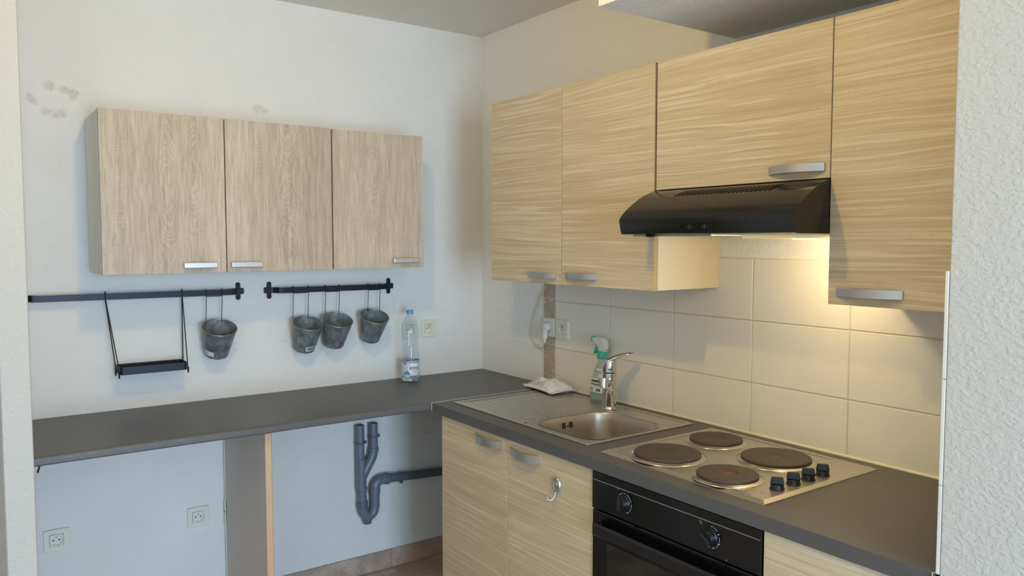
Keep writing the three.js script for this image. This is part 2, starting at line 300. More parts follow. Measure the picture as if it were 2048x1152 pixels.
{ // splashback tiles on the right wall
  const rows = [[0.898, 1.068], [1.072, 1.273], [1.277, 1.478]], cols = [0.5861, 0.9291, 1.2721, 1.6151, 1.9581, 2.3011, 2.509];
  part(wallRight, 'grout', cbox(-0.0045, 0.885, 0.506, 0, 1.479, 2.509, 0.0003), M.grout);
  const r = rng(8);
  for (let i = 0; i < cols.length - 1; i++) for (const [a, b] of rows) part(wallRight, 'wall_tile', cbox(-0.007, a, cols[i] + 0.002, 0, b, cols[i + 1] - 0.002, 0.0012, r() * 2, r() * 2), M.tile);
  for (const [a, b] of [[0.898, 1.08], [1.084, 1.281], [1.286, 1.478]]) part(wallRight, 'border_tile', cbox(-0.007, a, 0.5065, 0, b, 0.5825, 0.001, r() * 2, r() * 2), M.stone);
  // tiles on the side of the partition, their white edges showing
  for (const [a, b] of rows) for (const [x0, x1] of [[-0.612, -0.31], [-0.306, -0.008]]) part(partR, 'wall_tile', cbox(x0, a - 0.0015, 2.5092, x1, b + 0.0015, 2.516, 0.0006), M.tile);
  const t = structure('trim_1'); part(t, 'sealant', tube([[-0.008, 0.9015, 0.58], [-0.008, 0.9018, 1.2], [-0.008, 0.9012, 1.8], [-0.008, 0.9016, 2.507]], 0.0055, 60, 8), M.sealant);
}

// ---------------------------------------------------------------- cabinets on the back wall (sawn oak fronts)
const GA = 'sawn oak wall cabinets on the back wall';
function barHandle(door, x0, x1, y, z) {   // slim flat bar on two posts
  part(door, 'handle', [rbox(x0, y - 0.0105, z + 0.017, x1, y + 0.0105, z + 0.024, 0.003, 2), cbox(x0 + 0.002, y - 0.008, z, x0 + 0.009, y + 0.008, z + 0.019, 0.001), cbox(x1 - 0.009, y - 0.008, z, x1 - 0.002, y + 0.008, z + 0.019, 0.001)], M.handleWhite, 'pale silver bar handle');
}
{
  const yB = 1.4209, yT = 1.9775, zF = 0.3008;
  const a = thing('wall_cabinet', 'double-door wall cabinet with upright sawn oak fronts above the rail with the hanging tray', 'cabinet', [-1.314, yB, 0.15], GA);
  part(a, 'body', cbox(-1.7236, yB, 0.001, -0.9065, yT - 0.002, zF - 0.0185, 0.0008), M.carcass, 'white carcass');
  const d1 = part(a, 'door', cbox(-1.7226, yB, zF - 0.017, -1.3172, yT, zF, 0.0008, 0.02, 0.1), M.sawn);
  const d2 = part(a, 'door', cbox(-1.3132, yB + 0.001, zF - 0.017, -0.9075, yT - 0.001, zF, 0.0008, 0.31, 0.42), M.sawn);
  barHandle(d1, -1.468, -1.353, 1.449, zF); barHandle(d2, -1.304, -1.19, 1.449, zF);
  const b = thing('wall_cabinet', 'single-door wall cabinet with sawn oak front, above the rail with three buckets', 'cabinet', [-0.703, yB, 0.15], GA);
  part(b, 'body', cbox(-0.9035, yB + 0.004, 0.001, -0.5, yT + 0.003, zF - 0.0185, 0.0008), M.carcass, 'white carcass');
  const d3 = part(b, 'door', cbox(-0.9015, yB + 0.003, zF - 0.0165, -0.499, yT - 0.002, zF + 0.0005, 0.0008, 0.77, 0.2), M.sawn);
  barHandle(d3, -0.648, -0.533, 1.4545, zF);
}

// ---------------------------------------------------------------- oak-decor kitchen run on the right wall
function bowHandle(door, z0, z1, y, x, h = 0.023, bulge = 0.026) {   // arched band handle on a front facing -x
  const s = new THREE.Shape(), n = 16, L = z1 - z0, out = [], inn = [];
  for (let i = 0; i <= n; i++) { const t = i / n, b = 0.004 + bulge * (1 - (2 * t - 1) * (2 * t - 1)), th = 0.0035 + 0.003 * Math.sin(Math.PI * t); out.push([z0 + L * t, b]); inn.push([z0 + 0.003 + (L - 0.006) * t, Math.max(0, b - th)]); }
  s.moveTo(z0, -0.0005); for (const [a, b] of out) s.lineTo(a, b); s.lineTo(z1, -0.0005); s.lineTo(z1 - 0.003, -0.0005); for (const [a, b] of inn.reverse()) s.lineTo(a, b); s.lineTo(z0 + 0.003, -0.0005);
  const g = new THREE.ExtrudeGeometry(s, { depth: h - 0.002, bevelEnabled: true, bevelThickness: 0.001, bevelSize: 0.0008, bevelSegments: 1, curveSegments: 4 });
  const p = g.attributes.position; for (let i = 0; i < p.count; i++) { const a = p.getX(i), b = p.getY(i), c = p.getZ(i); p.setXYZ(i, x - b, y - h / 2 + c, a); }
  const q = g.attributes.position; for (let i = 0; i < q.count; i += 3) { const A = [q.getX(i + 1), q.getY(i + 1), q.getZ(i + 1)], B = [q.getX(i + 2), q.getY(i + 2), q.getZ(i + 2)]; q.setXYZ(i + 1, ...B); q.setXYZ(i + 2, ...A); }
  g.computeVertexNormals();
  part(door, 'handle', boxUV(smooth(g.index ? g.toNonIndexed() : g, 0.6)), M.satin, 'satin grey bow handle');
}
const GB = 'light oak wall cabinets on the right wall';
{
  const uB = 1.3755, uT = 2.0939, xF = -0.3193, xC = -0.3005;
  const door = (o, z0, z1, y0, y1, ou, ov) => part(o, 'door', cbox(xF, y0, z0, xC - 0.001, y1, z1, 0.0008, ou, ov), M.oak);
  const a = thing('wall_cabinet', 'two-door light oak wall cabinet above the sink, nearest the room corner', 'cabinet', [-0.16, uB, 1.0145], GB);
  part(a, 'body', cbox(xC, uB + 0.001, 0.5566, -0.0005, uT - 0.001, 1.4735, 0.0008), M.cream, 'cream carcass');
  const d1 = door(a, 0.5556, 1.007, uB, uT, 0.1, 0.03), d2 = door(a, 1.0102, 1.4700, uB, uT, 0.2, 0.33);
  part(d2, 'edge_band', cbox(xF, uB, 1.4702, xC - 0.001, uT, 1.4722, 0.0003), M.oakEdge, 'brown edge band');
  bowHandle(d1, 0.811, 0.981, 1.408, xF); bowHandle(d2, 1.036, 1.203, 1.412, xF);
  const b = thing('wall_cabinet', 'wide light oak flap-door cabinet directly above the black range hood', 'cabinet', [-0.16, 1.694, 1.782], GB);
  part(b, 'body', cbox(xC, 1.6955, 1.4780, -0.0005, uT - 0.001, 2.0805, 0.0008), M.cream, 'cream carcass');
  const d3 = door(b, 1.4805, 2.0795, 1.6955, uT, 0.55, 0.11); bowHandle(d3, 1.901, 2.066, 1.7255, xF);
  const c = thing('wall_cabinet', 'tall narrow light oak wall cabinet to the right of the range hood', 'cabinet', [-0.16, uB, 2.29], GB);
  part(c, 'body', cbox(xC, uB + 0.001, 2.0835, -0.0075, uT - 0.001, 2.5085, 0.0008), M.cream, 'cream carcass');
  const d4 = door(c, 2.0828, 2.5080, uB, uT, 0.83, 0.52); bowHandle(d4, 2.108, 2.276, 1.4095, xF);
}
{ // base units
  const xD = -0.61, xC = -0.592, yT = 0.861, yB = 0.16;
  const a = thing('base_cabinet', 'two-door light oak base cabinet under the sink', 'cabinet', [-0.3, FLOOR, 1.08], 'light oak base cabinets');
  part(a, 'body', [cbox(xC, yB, 0.6395, -0.02, 0.862, 0.6565, 0.0005), cbox(xC, yB, 1.5005, -0.02, 0.862, 1.5175, 0.0005), cbox(xC, yB, 0.657, -0.02, yB + 0.017, 1.5, 0.0005), cbox(-0.025, yB + 0.0175, 0.657, -0.02, 0.862, 1.5, 0.0005)], M.cream);
  const d1 = part(a, 'door', cbox(xD, yB, 0.6387, xC - 0.001, yT, 1.0767, 0.0008, 0.37, 0.61), M.oak), d2 = part(a, 'door', cbox(xD, yB, 1.0797, xC - 0.001, yT, 1.5180, 0.0008, 0.05, 0.25), M.oak);
  bowHandle(d1, 0.884, 1.046, 0.832, xD, 0.027); bowHandle(d2, 1.100, 1.263, 0.8285, xD, 0.027);
  part(a, 'plinth', cbox(-0.55, FLOOR, 0.6395, -0.535, yB - 0.001, 1.5175, 0.0005), M.oakEdge);
  const b = thing('base_cabinet', 'light oak base cabinet right of the black oven', 'cabinet', [-0.3, FLOOR, 2.31], 'light oak base cabinets');
  part(b, 'body', cbox(xC, yB, 2.1185, -0.02, 0.862, 2.5080, 0.0008), M.cream);
  part(b, 'door', cbox(xD, yB, 2.1180, xC - 0.001, yT, 2.5080, 0.0008, 0.71, 0.07), M.oak);
  part(b, 'plinth', cbox(-0.55, FLOOR, 2.1185, -0.535, yB - 0.001, 2.5080, 0.0005), M.oakEdge);
}
// ---------------------------------------------------------------- worktops
{
  const s = new THREE.Shape(), z1 = 0.5767, r = 0.011, th = 0.028, y1 = TOP, y0 = TOP - th;   // profile in (z, y) with a rounded front
  s.moveTo(0.001, y0); s.lineTo(z1 - 0.006, y0); s.absarc(z1 - 0.006, y0 + 0.006, 0.006, -Math.PI / 2, 0, false); s.lineTo(z1, y1 - r); s.absarc(z1 - r, y1 - r, r, 0, Math.PI / 2, false); s.lineTo(0.001, y1);
  const g = onX(s, -0.0005, 1.959, 0, 6);
  const w = thing('worktop', 'long slate grey worktop with rounded front edge along the back wall', 'worktop', [-0.98, y0, 0.29]);
  part(w, 'board', boxUV(g), M.slate);
}
const SINK = { x0: -0.548, x1: -0.060, z0: 0.623, z1: 1.4195 }, BOWL = { x0: -0.505, x1: -0.165, z0: 1.07, z1: 1.395, r: 0.075 };
{
  const s = new THREE.Shape(); s.moveTo(-0.62, 0.5805); s.lineTo(-0.0012, 0.5805); s.lineTo(-0.0012, 2.5065); s.lineTo(-0.62, 2.5065); s.closePath();
  s.holes.push(roundRect(BOWL.x0 - 0.008, BOWL.z0 - 0.008, BOWL.x1 + 0.008, BOWL.z1 + 0.008, BOWL.r, new THREE.Path()));
  const w = thing('worktop', 'dark grey square-edged worktop holding the sink and the hob', 'worktop', [-0.31, 0.8635, 1.54]);
  part(w, 'board', flat(s, 0.8635, 0.0365, 0.0008, 1, 10), M.slateDark);
  part(w, 'joint_strip', cbox(-0.622, 0.872, 0.5768, -0.008, 0.9022, 0.5803, 0.0006), M.strip, 'thin aluminium joint strip');
  part(w, 'end_cap', cbox(-0.6225, 0.863, 2.5067, -0.61, 0.9005, 2.5088, 0.0005), M.alu, 'aluminium end cap');
}
// ---------------------------------------------------------------- sink
{
  const { x0, x1, z0, z1 } = SINK, y = TOP;
  const o = thing('kitchen_sink', 'stainless steel inset sink with ribbed drainer and single bowl', 'sink', [-0.304, y, 1.02]);
  const deck = roundRect(x0 + 0.012, z0 + 0.012, x1 - 0.012, z1 - 0.012, 0.012);
  deck.holes.push(roundRect(BOWL.x0, BOWL.z0, BOWL.x1, BOWL.z1, BOWL.r, new THREE.Path()));
  part(o, 'deck', flat(deck, y + 0.0003, 0.0014, 0.0003, 1, 14), M.steel);
  const rim = roundRect(x0, z0, x1, z1, 0.008); rim.holes.push(roundRect(x0 + 0.014, z0 + 0.014, x1 - 0.014, z1 - 0.014, 0.012, new THREE.Path()));
  part(o, 'rim', flat(rim, y + 0.0003, 0.0045, 0.002, 2, 8), M.steel);
  // bowl as a loft of rounded rectangles, rolled lip first
  const rings = [[-0.004, 0.0030], [0.0, 0.0028], [0.003, 0.0012], [0.006, -0.004], [0.010, -0.03], [0.014, -0.10], [0.020, -0.125], [0.034, -0.143], [0.055, -0.150], [0.10, -0.152]];
  const ring = inset => { const sh = roundRect(BOWL.x0 + inset, BOWL.z0 + inset, BOWL.x1 - inset, BOWL.z1 - inset, Math.max(0.02, BOWL.r - inset * 0.6)); return sh.getSpacedPoints(96).slice(0, 96); };
  const pos = [], idx = [], N = 96;
  for (const [ins, dy] of rings) for (const p of ring(ins)) pos.push(p.x, y + dy, p.y);
  for (let k = 0; k < rings.length - 1; k++) for (let i = 0; i < N; i++) { const a = k * N + i, b = k * N + (i + 1) % N; idx.push(a, b, a + N, b, b + N, a + N); }
  const c0 = pos.length / 3; pos.push((BOWL.x0 + BOWL.x1) / 2, y - 0.153, (BOWL.z0 + BOWL.z1) / 2);
  for (let i = 0; i < N; i++) idx.push((rings.length - 1) * N + i, (rings.length - 1) * N + (i + 1) % N, c0);
  const g = new THREE.BufferGeometry(); g.setAttribute('position', new THREE.Float32BufferAttribute(pos, 3)); g.setIndex(idx); g.computeVertexNormals(); boxUV(g);
  const bm = M.bowl.clone(); bm.side = THREE.DoubleSide;
  const bowl = part(o, 'bowl', g, bm);
  // overflow slots on the wall nearest the drainer
  for (const dx of [-0.021, -0.012, 0.012, 0.021]) part(bowl, 'overflow_slot', rbox(-0.345 + dx - 0.0022, y - 0.040, BOWL.z0 + 0.0085, -0.345 + dx + 0.0022, y - 0.018, BOWL.z0 + 0.0135, 0.002, 2), M.dark, 'dark overflow slot');
  part(bowl, 'overflow_screw', rod([-0.345, y - 0.029, BOWL.z0 + 0.009], [-0.345, y - 0.029, BOWL.z0 + 0.0135], 0.004), M.chrome);
  const dr = lathe([[0, 0], [0.034, 0], [0.036, 0.0015], [0.04, 0.003], [0.044, 0.0025], [0.045, 0]], 40); dr.translate(-0.335, y - 0.1525, 1.2325); part(bowl, 'drain', dr, M.chrome);
  // drainer ribs
  for (let i = 0; i < 11; i++) { const t = i / 10, xa = -0.165 - t * 0.33, xb = -0.20 - t * 0.31; part(o, 'drainer_rib', wireFlat([xa, y + 0.0012, 0.668], [xb, y + 0.0012, 1.015]), M.steel); }
  for (let i = 0; i < 7; i++) { const xa = -0.205 - i * 0.042; part(o, 'drainer_lip', wireFlat([xa, y + 0.0012, 1.033], [xa - 0.026, y + 0.0012, 1.036]), M.steel); }
  part(o, 'drainer_edge', wireFlat([-0.17, y + 0.0012, 0.652], [-0.515, y + 0.0012, 0.652], 0.003), M.steel);
  part(o, 'tap_ledge', flat(roundRect(-0.158, 1.13, -0.085, 1.395, 0.01), y + 0.0012, 0.0016, 0.0007, 2, 6), M.steel);
  part(o, 'waste_control', (() => { const h = lathe([[0, 0.0025], [0.008, 0.0025], [0.011, 0.0015], [0.0125, 0]], 24); h.scale(1.6, 1, 1); h.translate(-0.522, y + 0.0014, 1.055); return h; })(), M.chrome);
}
function wireFlat(a, b, r = 0.0034) { const g = rod(a, b, r, r, 10); const y = a[1]; const p = g.attributes.position; for (let i = 0; i < p.count; i++) p.setY(i, y + Math.max(0, p.getY(i) - y) * 0.75); g.computeVertexNormals(); return boxUV(g); }
// ---------------------------------------------------------------- mixer tap
{
  const x = -0.131, z = 1.068, y = TOP + 0.0015;
  const o = thing('mixer_tap', 'chrome single-lever mixer tap behind the sink bowl', 'tap', [x, y, z]);
  const L = (prof, dy = 0) => { const g = lathe(prof, 40); g.translate(x, y + dy, z); return g; };
  part(o, 'body', L([[0, 0], [0.028, 0], [0.028, 0.004], [0.0258, 0.007], [0.0255, 0.02], [0.0250, 0.136], [0.0245, 0.139], [0, 0.139]]), M.chrome);
  part(o, 'cartridge_cap', L([[0, 0.1405], [0.0243, 0.1405], [0.0252, 0.142], [0.0252, 0.176], [0.0235, 0.186], [0.019, 0.193], [0.010, 0.197], [0, 0.198]]), M.chrome);
  const u = [-0.79, 0, 0.61];   // spout out over the bowl
  const sp = []; for (let i = 0; i <= 6; i++) { const t = i / 6; sp.push([x + u[0] * 0.12 * t, y + 0.098 + 0.030 * t - 0.004 * t * t, z + u[2] * 0.12 * t]); }
  const spout = part(o, 'spout', [tube(sp, 0.0155, 24, 20), (() => { const e = rod([sp[6][0], sp[6][1] + 0.014, sp[6][2]], [sp[6][0] + u[0] * 0.004, sp[6][1] - 0.016, sp[6][2] + u[2] * 0.004], 0.0170, 0.0162, 24); return e; })()], M.chrome);
  part(spout, 'aerator', rod([sp[6][0] + u[0] * 0.004, sp[6][1] - 0.016, sp[6][2] + u[2] * 0.004], [sp[6][0] + u[0] * 0.0045, sp[6][1] - 0.021, sp[6][2] + u[2] * 0.0045], 0.012, 0.012, 24), M.satin);
  // lever: a tapering blade rising to the right
  const d = [0.72, 0.69], path = [[-0.014, 0.178, 0.022, 0.013], [0.010, 0.192, 0.0245, 0.012], [0.032, 0.202, 0.0225, 0.0085], [0.055, 0.209, 0.0195, 0.0064], [0.078, 0.214, 0.0165, 0.0052], [0.086, 0.2155, 0.010, 0.004], [0.090, 0.216, 0.004, 0.002]];
  const pos = [], idx = [], n = 16;
  for (const [t, h, w, th] of path) for (let i = 0; i < n; i++) { const a = i / n * Math.PI * 2, s = w * Math.cos(a), q = th * Math.sin(a); pos.push(x + d[0] * t - d[1] * s, y + h + q, z + d[1] * t + d[0] * s); }
  for (let k = 0; k < path.length - 1; k++) for (let i = 0; i < n; i++) { const a = k * n + i, b = k * n + (i + 1) % n; idx.push(a, a + n, b, b, a + n, b + n); }
  for (let i = 1; i < n - 1; i++) { idx.push(0, i, i + 1); const e = (path.length - 1) * n; idx.push(e, e + i + 1, e + i); }
  const g = new THREE.BufferGeometry(); g.setAttribute('position', new THREE.Float32BufferAttribute(pos, 3)); g.setIndex(idx); g.computeVertexNormals(); const lm = M.chrome.clone(); lm.side = THREE.DoubleSide;
  const lever = part(o, 'lever', g, lm); void lever;
  part(o, 'mark', rod([x - 0.0165, y + 0.155, z + 0.0185], [x - 0.0175, y + 0.155, z + 0.0195], 0.003), M.dark, 'small dark dot');
}
// ---------------------------------------------------------------- hob
{
  const x0 = -0.563, x1 = -0.0616, z0 = 1.498, z1 = 2.083, y = TOP;
  const o = thing('electric_hob', 'stainless steel electric hob with four cast-iron plates set in the worktop', 'hob', [(x0 + x1) / 2, y, (z0 + z1) / 2]);
  // sloping rim + flat top
  const i = 0.013, h = 0.0085, q = (a, e) => [[x0 + e, y + a, z0 + e], [x1 - e, y + a, z0 + e], [x1 - e, y + a, z1 - e], [x0 + e, y + a, z1 - e]];
  const A = q(0.0003, 0), B = q(0.0025, 0.0004), C = q(h, i), P = []; const quad = (a, b, c, d) => P.push(...a, ...b, ...c, ...a, ...c, ...d);
  for (let k = 0; k < 4; k++) { const n = (k + 1) % 4; quad(A[k], B[k], B[n], A[n]); quad(B[k], C[k], C[n], B[n]); }
  quad(C[0], C[3], C[2], C[1]); quad(A[0], A[1], A[2], A[3]);
  const g = new THREE.BufferGeometry(); g.setAttribute('position', new THREE.Float32BufferAttribute(P, 3)); g.computeVertexNormals();
  part(o, 'top_plate', boxUV(g), M.steel);
  const yt = y + h;
  part(o, 'raised_bead', flat(roundRect(-0.535, z0 + 0.022, -0.10, z0 + 0.036, 0.006), yt, 0.0022, 0.0009, 2, 6), M.steel);
  part(o, 'raised_bead', flat(roundRect(-0.094, z0 + 0.05, -0.080, z1 - 0.12, 0.006), yt, 0.0022, 0.0009, 2, 6), M.steel);
  const plates = [[-0.452, 1.665, 0.097, 0], [-0.208, 1.640, 0.081, 0], [-0.235, 1.879, 0.097, 1], [-0.476, 1.902, 0.081, 2]];
  for (const [px, pz, R, red] of plates) {
    const at = g => { g.translate(px, yt, pz); return g; };
    const ring = part(o, 'chrome_ring', at(lathe([[R + 0.0135, 0], [R + 0.0130, 0.0018], [R + 0.009, 0.003], [R + 0.004, 0.0052], [R + 0.001, 0.0062], [R - 0.002, 0.0058], [R - 0.003, 0.002]], 72)), M.ringSteel); void ring;
    const plate = part(o, 'hot_plate', at(lathe([[0, 0.0105], [0.022, 0.0105], [0.027, 0.0118], [0.031, 0.0135], [R - 0.006, 0.0140], [R - 0.0015, 0.0132], [R, 0.0115], [R, 0.0065], [R - 0.003, 0.004], [0, 0.004]].reverse(), 72)), M.iron);
    if (red) part(plate, 'red_spot', at(lathe([[0, 0.0112], [0.009 + (red - 1) * 0.004, 0.0112], [0.0105 + (red - 1) * 0.004, 0.0104]].reverse(), 24)), M.redDot, 'worn red centre spot');
  }
  for (const kx of [-0.451, -0.383, -0.318, -0.253]) {
    const kz = 2.038, kg = lathe([[0.0185, 0], [0.0185, 0.002], [0.0165, 0.003], [0.0165, 0.011], [0.015, 0.0125], [0, 0.0125]], 28); kg.translate(kx, yt + 0.0005, kz);
    const base = part(o, 'control_knob', kg, M.black);
    const gr = new RoundedBoxGeometry(0.0125, 0.019, 0.034, 2, 0.003); const pp = gr.attributes.position; for (let j = 0; j < pp.count; j++) if (pp.getY(j) > 0) { pp.setX(j, pp.getX(j) * 0.72); pp.setZ(j, pp.getZ(j) * 0.86); }
    gr.computeVertexNormals(); gr.rotateY(0.62); gr.translate(kx, yt + 0.0215, kz); part(base, 'grip', gr, M.black);
  }
  part(o, 'indicator_light', (() => { const l = lathe([[0, 0.0022], [0.003, 0.002], [0.0045, 0]].reverse(), 16); l.translate(-0.505, yt, 2.035); return l; })(), M.chrome);
  part(o, 'engraved_line', cbox(-0.5445, yt, 1.955, -0.5425, yt + 0.0003, 2.030, 0.0001), M.iron, 'faint engraved lettering strip');
}
// ---------------------------------------------------------------- range hood
{
  const z0 = 1.4770, z1 = 2.0800, prof = [[-0.001, 1.5545], [-0.452, 1.5545], [-0.463, 1.5565], [-0.4725, 1.594], [-0.4715, 1.601], [-0.462, 1.6135], [-0.445, 1.6285], [-0.42, 1.6465], [-0.39, 1.6650], [-0.362, 1.679], [-0.33, 1.6905], [-0.322, 1.6925], [-0.001, 1.6925]];
  const s = new THREE.Shape(prof.map(p => new THREE.Vector2(...p)));
  const shell = onZ(s, z0, z1 - z0);
  const o = thing('range_hood', 'glossy black curved range hood with slide switches, its lamp lit', 'range hood', [-0.236, 1.5545, 1.778]);
  // slanting vent slots cut through the top curve
  const ev = new Evaluator(); ev.useGroups = false;
  let brush = new Brush(shell, M.hood); brush.updateMatrixWorld();
  const slotGeos = [], nS = 23;
  for (let i = 0; i < nS; i++) { const z = 1.626 + i * 0.0150; const g = new THREE.BoxGeometry(0.050, 0.018, 0.0082); g.rotateY(-0.36); g.rotateZ(0.45); g.translate(-0.3665, 1.681, z); slotGeos.push(g); }
  let cutter = new Brush(join(slotGeos.map(g => g.toNonIndexed())), M.hood); cutter.updateMatrixWorld();
  let res = shell; try { res = ev.evaluate(brush, cutter, SUBTRACTION).geometry; } catch (e) { console.log('csg failed ' + e); }
  const clean = new THREE.BufferGeometry(); { const r = res.index ? res.toNonIndexed() : res; clean.setAttribute('position', r.attributes.position.clone()); } 
  clean.computeVertexNormals();
  const shellMesh = part(o, 'shell', boxUV(smooth(clean, 0.5)), M.hood);
  void shellMesh;
  const end = new THREE.Shape(prof.map(([a, b]) => new THREE.Vector2(a, b)));
  part(o, 'end_cap', onZ(end, z1, 0.002), M.hood); part(o, 'end_cap', onZ(end, z0 - 0.002, 0.002), M.hood);
  const fx = yy => -0.463 - (yy - 1.5565) * 0.0095 / 0.0375;
  const cp = part(o, 'switch_panel', (() => { const g = onX(roundRect(1.716, 1.5615, 1.872, 1.5885, 0.009), 0, 0.0022, 0.0008); g.rotateZ(0.25); g.translate(-0.4625, 0, 0); const bb = (g.computeBoundingBox(), g.boundingBox); g.translate(0, 1.575 - (bb.min.y + bb.max.y) / 2, 0); g.translate(fx(1.575) + 0.0003 - (bb.min.x + bb.max.x) / 2 - 0.0, 0, 0); return g; })(), M.hood);
  for (const z of [1.752, 1.807]) { part(cp, 'switch_slot', cbox(fx(1.575) - 0.0022, 1.5705, z - 0.012, fx(1.575) + 0.001, 1.5795, z + 0.012, 0.0005), M.dark); part(cp, 'slide_switch', cbox(fx(1.575) - 0.0065, 1.5685, z - 0.0015, fx(1.575) + 0.001, 1.5815, z + 0.0045, 0.001), M.black); }
  part(o, 'grease_filter', cbox(-0.435, 1.5495, z0 + 0.02, -0.03, 1.5542, 1.80, 0.001), M.satin);
  part(o, 'filter_latch', cbox(-0.450, 1.5475, 1.565, -0.437, 1.5542, 1.592, 0.001), M.dark);
  const lens = std({ color: '#f3e3b4', roughness: 0.4, emissive: new THREE.Color(1.0, 0.78, 0.36), emissiveIntensity: 0.30 });
  const lc = part(o, 'lamp_cover', rbox(-0.36, 1.5425, 1.84, -0.13, 1.5542, 2.072, 0.006, 3), lens, 'glowing translucent lamp cover');
  part(lc, 'lamp_bulb', rbox(-0.335, 1.5395, 1.985, -0.16, 1.5430, 2.060, 0.0016, 2), std({ color: '#fff2cc', roughness: 0.4, emissive: HOOD_COLOR, emissiveIntensity: 1.6 }), 'bright lit bulb');
  const L = new THREE.PointLight(HOOD_COLOR, HOOD_POWER); L.position.set(...HOOD_LAMP); L.castShadow = true; L.shadow.radius = 1.5; L.name = 'hood_lamp_light'; scene.add(L);
}
function smooth(geo, angle) {   // averages normals across edges softer than the angle
  const p = geo.attributes.position, n = p.count, map = new Map(), fn = [];
  for (let i = 0; i < n; i += 3) { const a = V().fromBufferAttribute(p, i), b = V().fromBufferAttribute(p, i + 1), c = V().fromBufferAttribute(p, i + 2); fn.push(b.sub(a).cross(c.sub(a))); }
  const key = i => Math.round(p.getX(i) * 2e5) + ',' + Math.round(p.getY(i) * 2e5) + ',' + Math.round(p.getZ(i) * 2e5);
  for (let i = 0; i < n; i++) { const k = key(i); if (!map.has(k)) map.set(k, []); map.get(k).push(fn[Math.floor(i / 3)]); }
  const out = new Float32Array(n * 3), cs = Math.cos(angle);
  for (let i = 0; i < n; i++) { const me = fn[Math.floor(i / 3)].clone().normalize(), s = V(0, 0, 0); for (const f of map.get(key(i))) if (f.lengthSq() > 1e-20 && f.clone().normalize().dot(me) > cs) s.add(f); s.normalize(); out[3 * i] = s.x; out[3 * i + 1] = s.y; out[3 * i + 2] = s.z; }
  geo.setAttribute('normal', new THREE.BufferAttribute(out, 3)); return geo;
}
